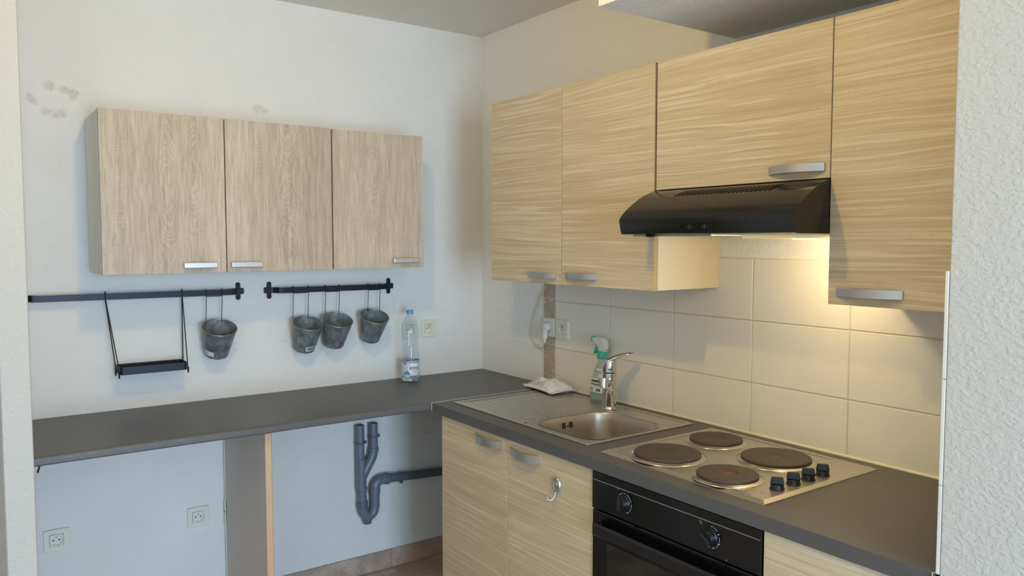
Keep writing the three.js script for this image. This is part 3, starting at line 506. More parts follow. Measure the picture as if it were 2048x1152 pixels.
// ---------------------------------------------------------------- oven
{
  const z0 = 1.5215, z1 = 2.1150, xF = -0.616, o = thing('built_in_oven', 'black built-in electric oven below the hob', 'oven', [-0.31, FLOOR, 1.818]);
  part(o, 'body', cbox(-0.585, 0.14, z0 + 0.006, -0.05, 0.859, z1 - 0.006, 0.001), M.black);
  const cp = part(o, 'control_panel', cbox(xF, 0.750, z0, -0.5855, 0.861, z1, 0.0012), M.blackGloss);
  part(cp, 'trim_line', cbox(xF - 0.0006, 0.8352, z0 + 0.003, xF + 0.0002, 0.8372, z1 - 0.003, 0.0001), M.alu, 'thin pale line');
  const knobs = [[1.658, 0.799, 0], [1.966, 0.799, 1]];
  for (const [kz, ky, k] of knobs) {
    const g = lathe([[0.0, 0.018], [0.0155, 0.018], [0.0175, 0.016], [0.0185, 0.003], [0.0215, 0.002], [0.0215, 0]].reverse(), 36); g.rotateZ(Math.PI / 2); g.translate(xF, ky, kz);
    const kb = part(cp, 'oven_knob', g, M.black);
    const gr = new RoundedBoxGeometry(0.012, 0.036, 0.0105, 2, 0.0025); gr.rotateX(k ? -1.0 : 0); gr.translate(xF - 0.0215, ky, kz); part(kb, 'grip', gr, M.black);
    // printed scale: arcs, ticks and symbols around the knob
    const arc = (a0, a1, r = 0.0275, t = 0.0007) => { const s = new THREE.Shape(); s.absarc(0, 0, r + t / 2, a0, a1, false); s.absarc(0, 0, r - t / 2, a1, a0, true); const q = onX(s, 0, 0.0004, 0, 16); q.translate(xF + 0.0001, ky, kz); return q; };
    const dot = (a, r = 0.0275, w = 0.0022, h = 0.0022) => { const cz = Math.cos(a) * r, cy = Math.sin(a) * r; return cbox(xF - 0.0004, ky + cy - h / 2, kz + cz - w / 2, xF + 0.0001, ky + cy + h / 2, kz + cz + w / 2, 0.0001); };
    if (!k) part(cp, 'printed_scale', [arc(1.75, 2.5), arc(0.25, 1.2), arc(-1.0, -0.15), dot(1.5), dot(0.05, 0.0275, 0.003, 0.0012), dot(-0.06, 0.0275, 0.003, 0.0012), dot(-1.15, 0.0275, 0.003, 0.003), dot(2.75), dot(2.2, 0.043)], M.print, 'pale printed scale');
    else part(cp, 'printed_scale', [arc(0.75, 1.25), arc(-0.25, 0.25), arc(-0.95, -0.55), arc(-2.2, -1.7), dot(1.45, 0.0275, 0.0024, 0.0024), dot(0.5, 0.0275, 0.0042, 0.0022), dot(-0.42, 0.0275, 0.005, 0.0022), dot(-1.25, 0.0275, 0.005, 0.0022), dot(-2.6, 0.0275, 0.0042, 0.0022), dot(-0.72, 0.0655, 0.002, 0.002),
      (() => { const f = []; f.push(cbox(xF - 0.0004, ky + 0.0292, kz - 0.0365, xF + 0.0001, ky + 0.0308, kz - 0.0349, 0.0001)); const s = new THREE.Shape(); s.absarc(0, 0, 0.0028, 0.9, 5.4, false); s.absarc(0, 0, 0.0021, 5.4, 0.9, true); const q = onX(s, 0, 0.0004, 0, 12); q.translate(xF + 0.0001, ky + 0.0266, kz - 0.0305); f.push(q); return join(f); })()], M.print, 'pale printed degree scale');
  }
  const door = part(o, 'oven_door', cbox(xF + 0.002, 0.165, z0, -0.5855, 0.744, z1, 0.002), M.blackGloss);
  part(door, 'door_glass', onX(roundRect(z0 + 0.065, 0.215, z1 - 0.065, 0.66, 0.006), xF + 0.0022, 0.0012, 0.0003), M.glassDark, 'dark glass window');
  // handle: broad bar with a grip slot along its top
  const hp = new THREE.Shape([[xF + 0.001, 0.683], [xF - 0.026, 0.683], [xF - 0.034, 0.690], [xF - 0.036, 0.716], [xF - 0.031, 0.722], [xF - 0.025, 0.721], [xF - 0.023, 0.705], [xF + 0.001, 0.703]].map(p => new THREE.Vector2(...p)));
  part(door, 'door_handle', onZ(hp, 1.566, 0.504), M.black);
  for (const z of [1.560, 2.070]) part(door, 'handle_end', cbox(xF - 0.034, 0.684, z, xF + 0.001, 0.722, z + 0.006, 0.0015), M.black);
}
// ---------------------------------------------------------------- hook on the base cabinet door
{
  const x = -0.6105, y = 0.772, z = 1.350, o = thing('adhesive_hook', 'small oval chrome adhesive hook on the oak door next to the oven', 'hook', [x, y - 0.045, z]);
  const plate = lathe([[0, 0.004], [0.010, 0.0035], [0.0125, 0.006], [0.0155, 0.0075], [0.0185, 0.006], [0.0195, 0]].reverse(), 36); plate.rotateZ(Math.PI / 2); plate.scale(1, 1.28, 1); plate.translate(x, y, z); part(o, 'plate', plate, M.satin);
  const dome = new THREE.SphereGeometry(0.0095, 20, 12); dome.scale(0.35, 1.2, 1); dome.translate(x - 0.005, y, z); part(o, 'cover', dome, M.chrome);
  part(o, 'hook', tube([[x - 0.004, y - 0.02, z - 0.001], [x - 0.008, y - 0.034, z - 0.002], [x - 0.016, y - 0.046, z - 0.005], [x - 0.026, y - 0.047, z - 0.009], [x - 0.031, y - 0.040, z - 0.012], [x - 0.033, y - 0.033, z - 0.013]], 0.0032, 28, 10), M.satin);
}
// ---------------------------------------------------------------- panel and bracket carrying the long worktop
{
  const yT = 0.868, zF = 0.532, o = thing('support_panel', 'brown upright support panel with beech front edge under the long worktop', 'panel', [-1.252, FLOOR, 0.27]);
  part(o, 'board', cbox(-1.263, FLOOR, 0.020, -1.241, yT, zF - 0.006, 0.0008), M.panel);
  part(o, 'edge_strip', rbox(-1.2645, FLOOR, zF - 0.008, -1.2395, yT - 0.004, zF + 0.004, 0.005, 3), M.panelEdge, 'light beech edge strip');
  part(o, 'back_edge', cbox(-1.2650, FLOOR + 0.09, 0.014, -1.2450, yT, 0.0195, 0.0008), M.carcass, 'white back edge');
  part(o, 'fixing_plate', cbox(-1.268, 0.385, 0.012, -1.2652, 0.490, 0.028, 0.0008), M.carcass);
  part(o, 'screw', rod([-1.2682, 0.438, 0.021], [-1.2695, 0.438, 0.021], 0.003), M.dark);
  const sc = []; const r = rng(31); for (let i = 0; i < 7; i++) { const y = 0.60 + r() * 0.05, z = 0.165 + r() * 0.016; sc.push(cbox(-1.2633, y, z, -1.2629, y + 0.004 + r() * 0.016, z + 0.002 + r() * 0.004, 0.0001)); }
  part(o, 'paint_scratch', sc, M.sticker, 'pale scratches');
  single('shelf_bracket', 'short dark metal bracket leg under the left end of the long worktop', 'bracket', [rod([-1.925, 0.872, 0.45], [-1.940, 0.822, 0.45], 0.0028, 0.0028, 10), cbox(-1.945, 0.8665, 0.38, -1.915, 0.8715, 0.47, 0.0008)], M.wireBlack);
}
// ---------------------------------------------------------------- waste pipe
{
  const z = 0.036, R = 0.0198, RS = 0.0235, o = thing('waste_pipe', 'grey plastic waste pipe with twin standpipes and trap on the wall', 'pipe', [-0.64, 0.262, z]);
  const P = (a, b, r = R) => rod([a[0], a[1], z], [b[0], b[1], z], r, r, 28);
  const open = (x, y0, y1, r = R) => { const g = lathe([[r, 0], [r, y1 - y0], [r - 0.0025, y1 - y0], [r - 0.0025, 0]], 28); g.translate(x, y0, z); return g; };
  part(o, 'standpipe', open(-0.680, 0.555, 0.716), M.pvc); part(o, 'standpipe', open(-0.614, 0.590, 0.716), M.pvc);
  const soc = (a, b, r = RS) => { const d = V(b[0] - a[0], b[1] - a[1], 0), L = d.length(), g = lathe([[R - 0.002, 0], [r - 0.001, 0], [r, 0.0015], [r, L - 0.002], [r - 0.0012, L], [R - 0.002, L]], 28); g.applyQuaternion(new THREE.Quaternion().setFromUnitVectors(V(0, 1, 0), d.normalize())); g.translate(a[0], a[1], z); return g; };
  part(o, 'wye_fitting', [soc([-0.676, 0.425], [-0.676, 0.562]), tube([[-0.678, 0.468, z], [-0.655, 0.507, z], [-0.633, 0.544, z], [-0.620, 0.570, z], [-0.614, 0.600, z]], RS - 0.0015, 40, 24), soc([-0.614, 0.590], [-0.614, 0.604])], M.pvc);
  part(o, 'down_pipe', P([-0.674, 0.43], [-0.671, 0.32], 0.0215), M.pvc);
  part(o, 'pipe_collar', soc([-0.6735, 0.418], [-0.6732, 0.432], 0.0245), M.pvc); part(o, 'pipe_collar', soc([-0.671, 0.338], [-0.6715, 0.370], 0.0245), M.pvcDark);
  part(o, 'trap', tube([[-0.671, 0.340, z], [-0.668, 0.318, z], [-0.655, 0.300, z], [-0.638, 0.296, z], [-0.620, 0.306, z], [-0.611, 0.330, z], [-0.610, 0.365, z], [-0.610, 0.402, z]], 0.0215, 60, 24), M.pvc);
  const cap = lathe([[0, 0], [0.018, 0], [0.019, 0.002], [0.019, 0.016], [0.0225, 0.017], [0.0225, 0.026], [0.017, 0.034], [0, 0.034]], 28); cap.translate(-0.648, 0.262, z); part(o, 'cleanout_cap', cap, M.pvcDark);
  part(o, 'pipe_collar', soc([-0.610, 0.388], [-0.610, 0.424], 0.0245), M.pvc);
  part(o, 'elbow', tube([[-0.610, 0.412, z], [-0.607, 0.432, z], [-0.594, 0.447, z], [-0.575, 0.451, z], [-0.545, 0.450, z]], RS, 40, 24), M.pvc);
  part(o, 'pipe_collar', soc([-0.560, 0.4505], [-0.538, 0.4488], 0.0255), M.pvcDark);
  part(o, 'drain_pipe', P([-0.545, 0.4495], [-0.002, 0.418], R), M.pvcDark);
  for (const [x, y, v] of [[-0.6795, 0.636, 1], [-0.614, 0.656, 1], [-0.476, 0.4455, 0]]) {
    const t = new THREE.TorusGeometry(R + 0.0018, 0.003, 10, 32); if (v) t.rotateX(Math.PI / 2); else t.rotateY(Math.PI / 2); t.translate(x, y, z);
    const lug = v ? cbox(x + R - 0.001, y - 0.007, z - 0.005, x + R + 0.010, y + 0.007, z + 0.007, 0.0012) : cbox(x - 0.007, y - R - 0.010, z - 0.005, x + 0.007, y - R + 0.001, z + 0.007, 0.0012);
    part(o, 'pipe_clip', [t, lug, rod([x, y, 0.001], [x, y, z - R + 0.002], 0.006)], M.pvcDark);
  }
}
// ---------------------------------------------------------------- sockets
function socket(label, at, axis, group, flip = 1, withPin = true) {
  // local frame: a = across, b = up, n = out of the wall
  const o = thing('wall_socket', label, 'socket', at, group);
  const place = g => { if (axis === 'x') g.rotateY(-Math.PI / 2); g.translate(...at); return g; };   // built facing +z, or turned to face -x
  const s = new THREE.Shape(), H = 0.0405; s.moveTo(-H, -H + 0.002); s.quadraticCurveTo(0, -H - 0.0025, H, -H + 0.002); s.lineTo(H, H - 0.002); s.quadraticCurveTo(0, H + 0.0025, -H, H - 0.002); s.closePath();
  s.holes.push(roundRect(-0.0225, -0.0225, 0.0225, 0.0225, 0.001, new THREE.Path()));
  const plate = part(o, 'cover_plate', place(onZ(s, 0.0005, 0.0095, 0.0016)), M.plastic); void plate;
  const q = roundRect(-0.0218, -0.0218, 0.0218, 0.0218, 0.0012); const hole = new THREE.Path(); hole.absarc(0, 0, 0.0192, 0, Math.PI * 2, true); q.holes.push(hole);
  part(o, 'insert', place(onZ(q, 0.0005, 0.0105, 0.0005, 24)), M.plastic);
  const cup = part(o, 'socket_well', place(onZ(new THREE.Shape().absarc(0, 0, 0.0191, 0, Math.PI * 2), 0.0005, 0.003, 0, 28)), M.plastic);
  for (const [a, b] of [[-0.0095, -0.0005], [0.0095, -0.0005]]) part(cup, 'contact_hole', place(onZ(new THREE.Shape().absarc(a, b, 0.0027, 0, Math.PI * 2), 0.0034, 0.0004, 0, 14)), M.hole);
  if (withPin) part(cup, 'earth_pin', place((() => { const g = new THREE.CylinderGeometry(0.0024, 0.0026, 0.010, 14); g.rotateX(Math.PI / 2); g.translate(0, 0.0105 * flip, 0.0085); return g; })()), M.satin, 'metal earth pin');
  return o;
}
socket('cream wall socket low down beside the left partition wall', [-1.859, 0.45, 0], 'z', 'wall sockets');
socket('cream wall socket low on the wall beside the brown support panel', [-1.367, 0.434, 0], 'z', 'wall sockets');
socket('cream wall socket above the long worktop, just right of the water bottle', [-0.308, 1.123, 0], 'z', 'wall sockets');
socket('cream wall socket seen through the water bottle', [-0.4065, 1.123, 0], 'z', 'wall sockets');
socket('cream wall socket on the brown border tiles with a plug in it', [-0.007, 1.158, 0.551], 'x', 'wall sockets', 1, false);
socket('cream empty wall socket on the white tiles, right of the plugged one', [-0.007, 1.157, 0.6425], 'x', 'wall sockets');
{ // plug and cord of the range hood
  const o = thing('power_cord', 'cream power cord looping from under the oak cabinet to a plug', 'cord', [-0.02, 1.06, 0.5]);
  const pl = part(o, 'plug', [(() => { const g = lathe([[0, 0], [0.0175, 0], [0.018, 0.002], [0.018, 0.020], [0.015, 0.028], [0.008, 0.031], [0, 0.031]], 28); g.rotateZ(Math.PI / 2); g.translate(-0.0105, 1.160, 0.550); return g; })(), (() => { const g = new RoundedBoxGeometry(0.020, 0.045, 0.020, 2, 0.005); const p = g.attributes.position; for (let i = 0; i < p.count; i++) if (p.getY(i) < 0) p.setZ(i, p.getZ(i) * 0.8); g.rotateX(0.12); g.translate(-0.032, 1.128, 0.547); return g; })()], M.plasticWhite, 'white plug');
  part(pl, 'plug_sleeve', rod([-0.031, 1.108, 0.545], [-0.028, 1.092, 0.542], 0.0055, 0.0048), M.plasticWhite);
  part(o, 'cable', tube([[-0.028, 1.094, 0.5425], [-0.022, 1.070, 0.520], [-0.014, 1.058, 0.490], [-0.008, 1.064, 0.452], [-0.006, 1.090, 0.424], [-0.006, 1.130, 0.412], [-0.006, 1.180, 0.421], [-0.008, 1.250, 0.460], [-0.010, 1.320, 0.510], [-0.012, 1.376, 0.560]], 0.0034, 90, 8), M.cable);
}
// ---------------------------------------------------------------- kitchen rails
const RZ0 = 0.046;   // distance of the bar from the wall
function rail(label, xa, xb, y) {
  const o = thing('kitchen_rail', label, 'rail', [(xa + xb) / 2, y, 0.025], 'black kitchen rails');
  const h = 0.012, t = 0.0022, path = [[xa, 0.006], [xa + 0.014, 0.008], [xa + 0.028, 0.022], [xa + 0.036, 0.038], [xa + 0.050, RZ0], [xb - 0.050, RZ0], [xb - 0.036, 0.038], [xb - 0.028, 0.022], [xb - 0.014, 0.008], [xb, 0.006]];
  const c = new THREE.CatmullRomCurve3(path.map(([a, b]) => V(a, y, b)), false, 'catmullrom', 0.25), n = 120, pts = c.getSpacedPoints(n), pos = [], idx = [];
  for (let i = 0; i <= n; i++) { const tg = c.getTangentAt(i / n), nx = -tg.z, nz = tg.x, q = pts[i]; for (const [e, f] of [[-1, -1], [-1, 1], [1, 1], [1, -1]]) pos.push(q.x + nx * t / 2 * e, y + h * f, q.z + nz * t / 2 * e); }
  for (let i = 0; i < n; i++) for (let k = 0; k < 4; k++) { const a = i * 4 + k, b = i * 4 + (k + 1) % 4; idx.push(a, b, a + 4, b, b + 4, a + 4); }
  const g = new THREE.BufferGeometry(); g.setAttribute('position', new THREE.Float32BufferAttribute(pos, 3)); g.setIndex(idx); const gn = g.toNonIndexed(); gn.computeVertexNormals(); const bm = M.railBlack.clone(); bm.side = THREE.DoubleSide;
  part(o, 'bar', boxUV(gn), bm);
  for (const [x, s] of [[xa, -1], [xb, 1]]) {
    const br = part(o, 'bracket', [onZ(roundRect(x - 0.0095, y - 0.036, x + 0.0095, y + 0.036, 0.0093), 0.001, 0.0045, 0.001), onZ(roundRect(s < 0 ? x - 0.022 : x - 0.006, y - 0.0125, s < 0 ? x + 0.006 : x + 0.022, y + 0.0125, 0.005), 0.001, 0.0095, 0.0015)], M.railBlack);
    for (const e of [-0.026, 0.026]) part(br, 'screw', (() => { const g2 = lathe([[0, 0.0022], [0.003, 0.0018], [0.0042, 0]].reverse(), 16); g2.rotateX(Math.PI / 2); g2.translate(x, y + e, 0.0055); return g2; })(), M.wireBlack);
  }
}
rail('long black kitchen rail carrying the hanging tray and one bucket', -1.934, -1.191, 1.332);
rail('shorter black kitchen rail carrying three zinc buckets', -1.064, -0.516, 1.331);
// ---------------------------------------------------------------- hanging tray
{
  const y0 = 1.047, y1 = 1.076, o = thing('hanging_tray', 'black metal tray hung by wire loops from the long rail', 'tray', [-1.532, y0, 0.065]);
  const xa = -1.649, xb = -1.417, za = 0.018, zb = 0.112;
  part(o, 'tray_bottom', flat(roundRect(xa, za, xb, zb, 0.012), y0, 0.0022, 0.0005, 1, 8), M.railBlack);
  const s = roundRect(xa, za, xb, zb, 0.012); s.holes.push(roundRect(xa + 0.0018, za + 0.0018, xb - 0.0018, zb - 0.0018, 0.0105, new THREE.Path()));
  part(o, 'tray_wall', flat(s, y0 + 0.0022, y1 - y0 - 0.0022, 0.0004, 1, 8), M.railBlack);
  for (const [tx, bx, d] of [[-1.681, xa - 0.003, -1], [-1.416, xb + 0.003, 1]]) {
    const top = 1.3485, zr = RZ0;
    part(o, 'wire_hanger', [wire([[tx, 1.322, zr + 0.0045], [tx, top, zr + 0.0045], [tx, top + 0.002, zr], [tx, top, zr - 0.0045], [tx, 1.325, zr - 0.0045]], 0.0021, 0.004),
      wire([[tx, 1.322, zr + 0.0045], [bx, y1 - 0.002, zb - 0.014], [bx, y0 - 0.012, zb - 0.010], [bx, y0 - 0.012, zb - 0.002], [bx, y0 + 0.012, zb + 0.0005]], 0.0021, 0.006),
      wire([[tx, 1.325, zr - 0.0045], [bx, y1 - 0.002, za + 0.010], [bx, y0 - 0.010, za + 0.012], [bx, y0 - 0.010, za + 0.020], [bx, y0 + 0.012, za + 0.022]], 0.0021, 0.006)], M.wireBlack, 'black wire loop');
  }
}
// ---------------------------------------------------------------- zinc buckets
const stickerTex = canvasTex(256, 96, (c, w, h) => { c.fillStyle = '#dfe2e0'; c.fillRect(0, 0, w, h); c.fillStyle = '#7d8484'; for (let i = 0; i < 4; i++) c.fillRect(24, 18 + i * 17, 120 - (i % 2) * 26, 7); });
function bucket(label, x, y, R, r, H, th, seam, stick, wx) {
  const zc = 0.096, o = thing('zinc_bucket', label, 'bucket', [x, y - 0.11, zc], 'zinc buckets on the rails');
  const place = g => { g.rotateX(th); g.translate(x, y, zc); return g; };   // axis leans out from the wall at the top
  const uvFix = g => { const p = g.attributes.position, uv = g.attributes.uv; for (let i = 0; i < uv.count; i++) uv.setXY(i, uv.getX(i) * 1.3 + x, p.getY(i) * 3.2 + x * 3); return g; };
  const at = t => r + (R - r) * t;
  const body = part(o, 'body', place(uvFix(lathe([[0, -H + 0.004], [r - 0.002, -H + 0.004], [r, -H], [r + 0.0012, -H + 0.002], [at(0.05), -H * 0.95], [at(0.40), -H * 0.60], [at(0.435), -H * 0.565], [at(0.45) + 0.0003, -H * 0.55], [at(0.465), -H * 0.535], [at(0.50), -H * 0.50], [at(0.9), -H * 0.1], [R - 0.0006, -0.003], [R, 0], [R - 0.0016, 0], [at(0.45) - 0.0012, -H * 0.55], [at(0.05) - 0.0012, -H * 0.93], [r - 0.003, -H + 0.0065], [0, -H + 0.0065]], 56))), M.zinc);
  const rim = new THREE.TorusGeometry(R, 0.0021, 10, 64); rim.rotateX(Math.PI / 2); part(o, 'rolled_rim', place(rim), M.zincRim);
  const ca = Math.cos(seam), sa = Math.sin(seam); part(body, 'seam', place(rod([ca * (r + 0.0006), -H + 0.003, sa * (r + 0.0006)], [ca * (R + 0.0002), -0.003, sa * (R + 0.0002)], 0.0011, 0.0011, 6)), M.zinc);
  if (stick) { const [a0, a1, framed] = stick, rs = at(0.12) + 0.0011, rs2 = at(0.26) + 0.0011; const g = new THREE.CylinderGeometry(rs2, rs, H * 0.17, 20, 1, true, a0, a1 - a0); g.translate(0, -H * 0.81, 0);
    part(body, 'sticker', place(g), framed ? frameSticker : std({ map: stickerTex, roughness: 0.6, side: THREE.DoubleSide }), framed ? 'torn white price sticker' : 'white price sticker'); }
  // hanger: two hooks over the bar joined below it, down to the back of the rim
  const by = 1.331, zr = RZ0, yb = y + 0.004, [w0, w1] = wx;
  const zRim = zc - Math.sqrt(Math.max(0, R * R - 0.029 * 0.029)) * Math.cos(th), yRim = y + Math.sqrt(Math.max(0, R * R - 0.029 * 0.029)) * Math.sin(th);
  const hook = (xt, xe) => wire([[xt, by + 0.004, zr - 0.0042], [xt, by + 0.0142, zr - 0.0042], [xt, by + 0.0158, zr], [xt, by + 0.0142, zr + 0.0042], [xt, by - 0.013, zr + 0.0042], [xe, yRim + 0.002, zRim + 0.001], [xe, yRim - 0.008, zRim + 0.004]], 0.0015, 0.004, 7);
  part(o, 'wire_hanger', [hook(w0, w0 - 0.002), hook(w1, w1 - 0.002), wire([[w0, by - 0.0105, zr + 0.0042], [w0 + 0.004, by - 0.0128, zr + 0.0036], [w1 - 0.004, by - 0.0128, zr + 0.0036], [w1, by - 0.0105, zr + 0.0042]], 0.0015, 0.003)], M.wireBlack, 'black wire hanger'); void yb;
}
const frameSticker = std({ map: canvasTex(256, 96, (c, w, h) => { c.fillStyle = '#d9dcda'; c.fillRect(0, 0, w, h); c.fillStyle = '#59605f'; c.fillRect(30, 22, w - 60, h - 46); c.fillStyle = '#8b9291'; c.fillRect(36, 40, w - 100, 10); }), roughness: 0.6, side: THREE.DoubleSide });
bucket('small zinc bucket hung alone beside the black tray, white sticker at its foot', -1.292, 1.198, 0.065, 0.044, 0.120, 0.44, 1.15, [-1.5, -0.5, 0], [-1.327, -1.267]);
bucket('small zinc bucket with a torn white sticker, first of three on the short rail', -0.934, 1.193, 0.063, 0.043, 0.122, 0.42, 1.0, [-0.25, 0.85, 1], [-0.978, -0.912]);
bucket('small zinc bucket, middle one of three on the short rail, no sticker', -0.802, 1.199, 0.064, 0.043, 0.120, 0.44, 1.9, null, [-0.836, -0.773]);
bucket('small zinc bucket nearest the water bottle, no sticker', -0.630, 1.205, 0.063, 0.042, 0.116, 0.47, -2.3, null, [-0.637, -0.580]);
// ---------------------------------------------------------------- water bottle
{
  const x = -0.462, z = 0.108, y = TOP, o = thing('water_bottle', 'clear plastic water bottle with blue cap, partly full, on the long worktop', 'bottle', [x, y, z]);
  const pr = [[0, 0.006], [0.014, 0.006], [0.022, 0.0015], [0.032, 0.0015], [0.0385, 0.006], [0.0405, 0.014], [0.0408, 0.025], [0.0398, 0.028], [0.0405, 0.031], [0.0405, 0.100], [0.0392, 0.103], [0.0405, 0.106], [0.0402, 0.116], [0.0378, 0.150], [0.0374, 0.160], [0.0382, 0.185], [0.0392, 0.2], [0.0384, 0.2025], [0.0394, 0.205], [0.0405, 0.222], [0.0400, 0.238], [0.0385, 0.250], [0.0345, 0.270], [0.027, 0.288], [0.018, 0.299], [0.0138, 0.304], [0.0138, 0.309]];
  const rot = g => { g.translate(x, y, z); return g; };
  part(o, 'shell', rot(lathe(pr, 48)), M.pet);
  const wl = 0.098, inner = pr.filter(p => p[1] < wl && p[1] > 0.004).map(([r, h]) => [Math.max(0, r - 0.0012), h + 0.0015]); part(o, 'water', rot(lathe([[0, 0.0162], [0.011, 0.0150], [0.0195, 0.0095], [0.0235, 0.0036], ...inner.filter(p => p[0] > 0.024), [0.0392, wl], [0, wl]], 48)), M.water);
  part(o, 'cap', rot(lathe([[0.0125, 0.307], [0.0152, 0.307], [0.0152, 0.309], [0.0143, 0.3095], [0.0152, 0.3105], [0.0156, 0.3225], [0.0146, 0.3245], [0, 0.3245]], 36)), M.capBlue, 'blue screw cap');
  part(o, 'base_cup', rot(lathe([[0, 0.0150], [0.010, 0.0140], [0.018, 0.0090], [0.0215, 0.0025], [0.019, 0.0030], [0, 0.0060]], 36)), M.baseBlue, 'blue tinted base');
  const t = canvasTex(1024, 256, (c, w, h) => {
    c.fillStyle = '#c9d6e4'; c.fillRect(0, 0, w, h);
    c.fillStyle = '#8fa9c8'; c.fillRect(0, 0, w, 26); c.fillStyle = '#7187ab'; c.fillRect(0, 30, w, 8);
    c.fillStyle = '#7d94b8'; for (let k = 0; k < 9; k++) c.fillRect(30 + (k % 3) * 12, 60 + k * 15, 150 - (k % 4) * 22, 5);
    c.fillStyle = '#5a96c6'; c.beginPath(); c.moveTo(250, 240); c.lineTo(310, 170); c.lineTo(340, 190); c.lineTo(372, 150); c.lineTo(440, 240); c.fill();
    c.fillStyle = '#3c4a6a'; c.fillRect(190, 205, 26, 26);
    c.fillStyle = '#a5606e'; c.beginPath(); c.arc(300, 50, 24, 0, 7); c.fill();
    c.fillStyle = '#eef1f4'; c.beginPath(); c.ellipse(560, 140, 190, 92, 0, 0, 7); c.fill();
    c.fillStyle = '#4a5668'; c.font = 'italic bold 96px sans-serif'; c.fillText('Werne', 400, 158); c.fillStyle = '#8793a8'; c.fillRect(480, 176, 140, 7); c.fillRect(500, 192, 110, 6);
  });
  const lab = new THREE.CylinderGeometry(0.0409, 0.0409, 0.068, 56, 1, true, -2.45, 4.6); part(o, 'label', rot((lab.translate(0, 0.066, 0), lab)), std({ map: t, roughness: 0.4, side: THREE.DoubleSide }), 'pale blue paper label');
}
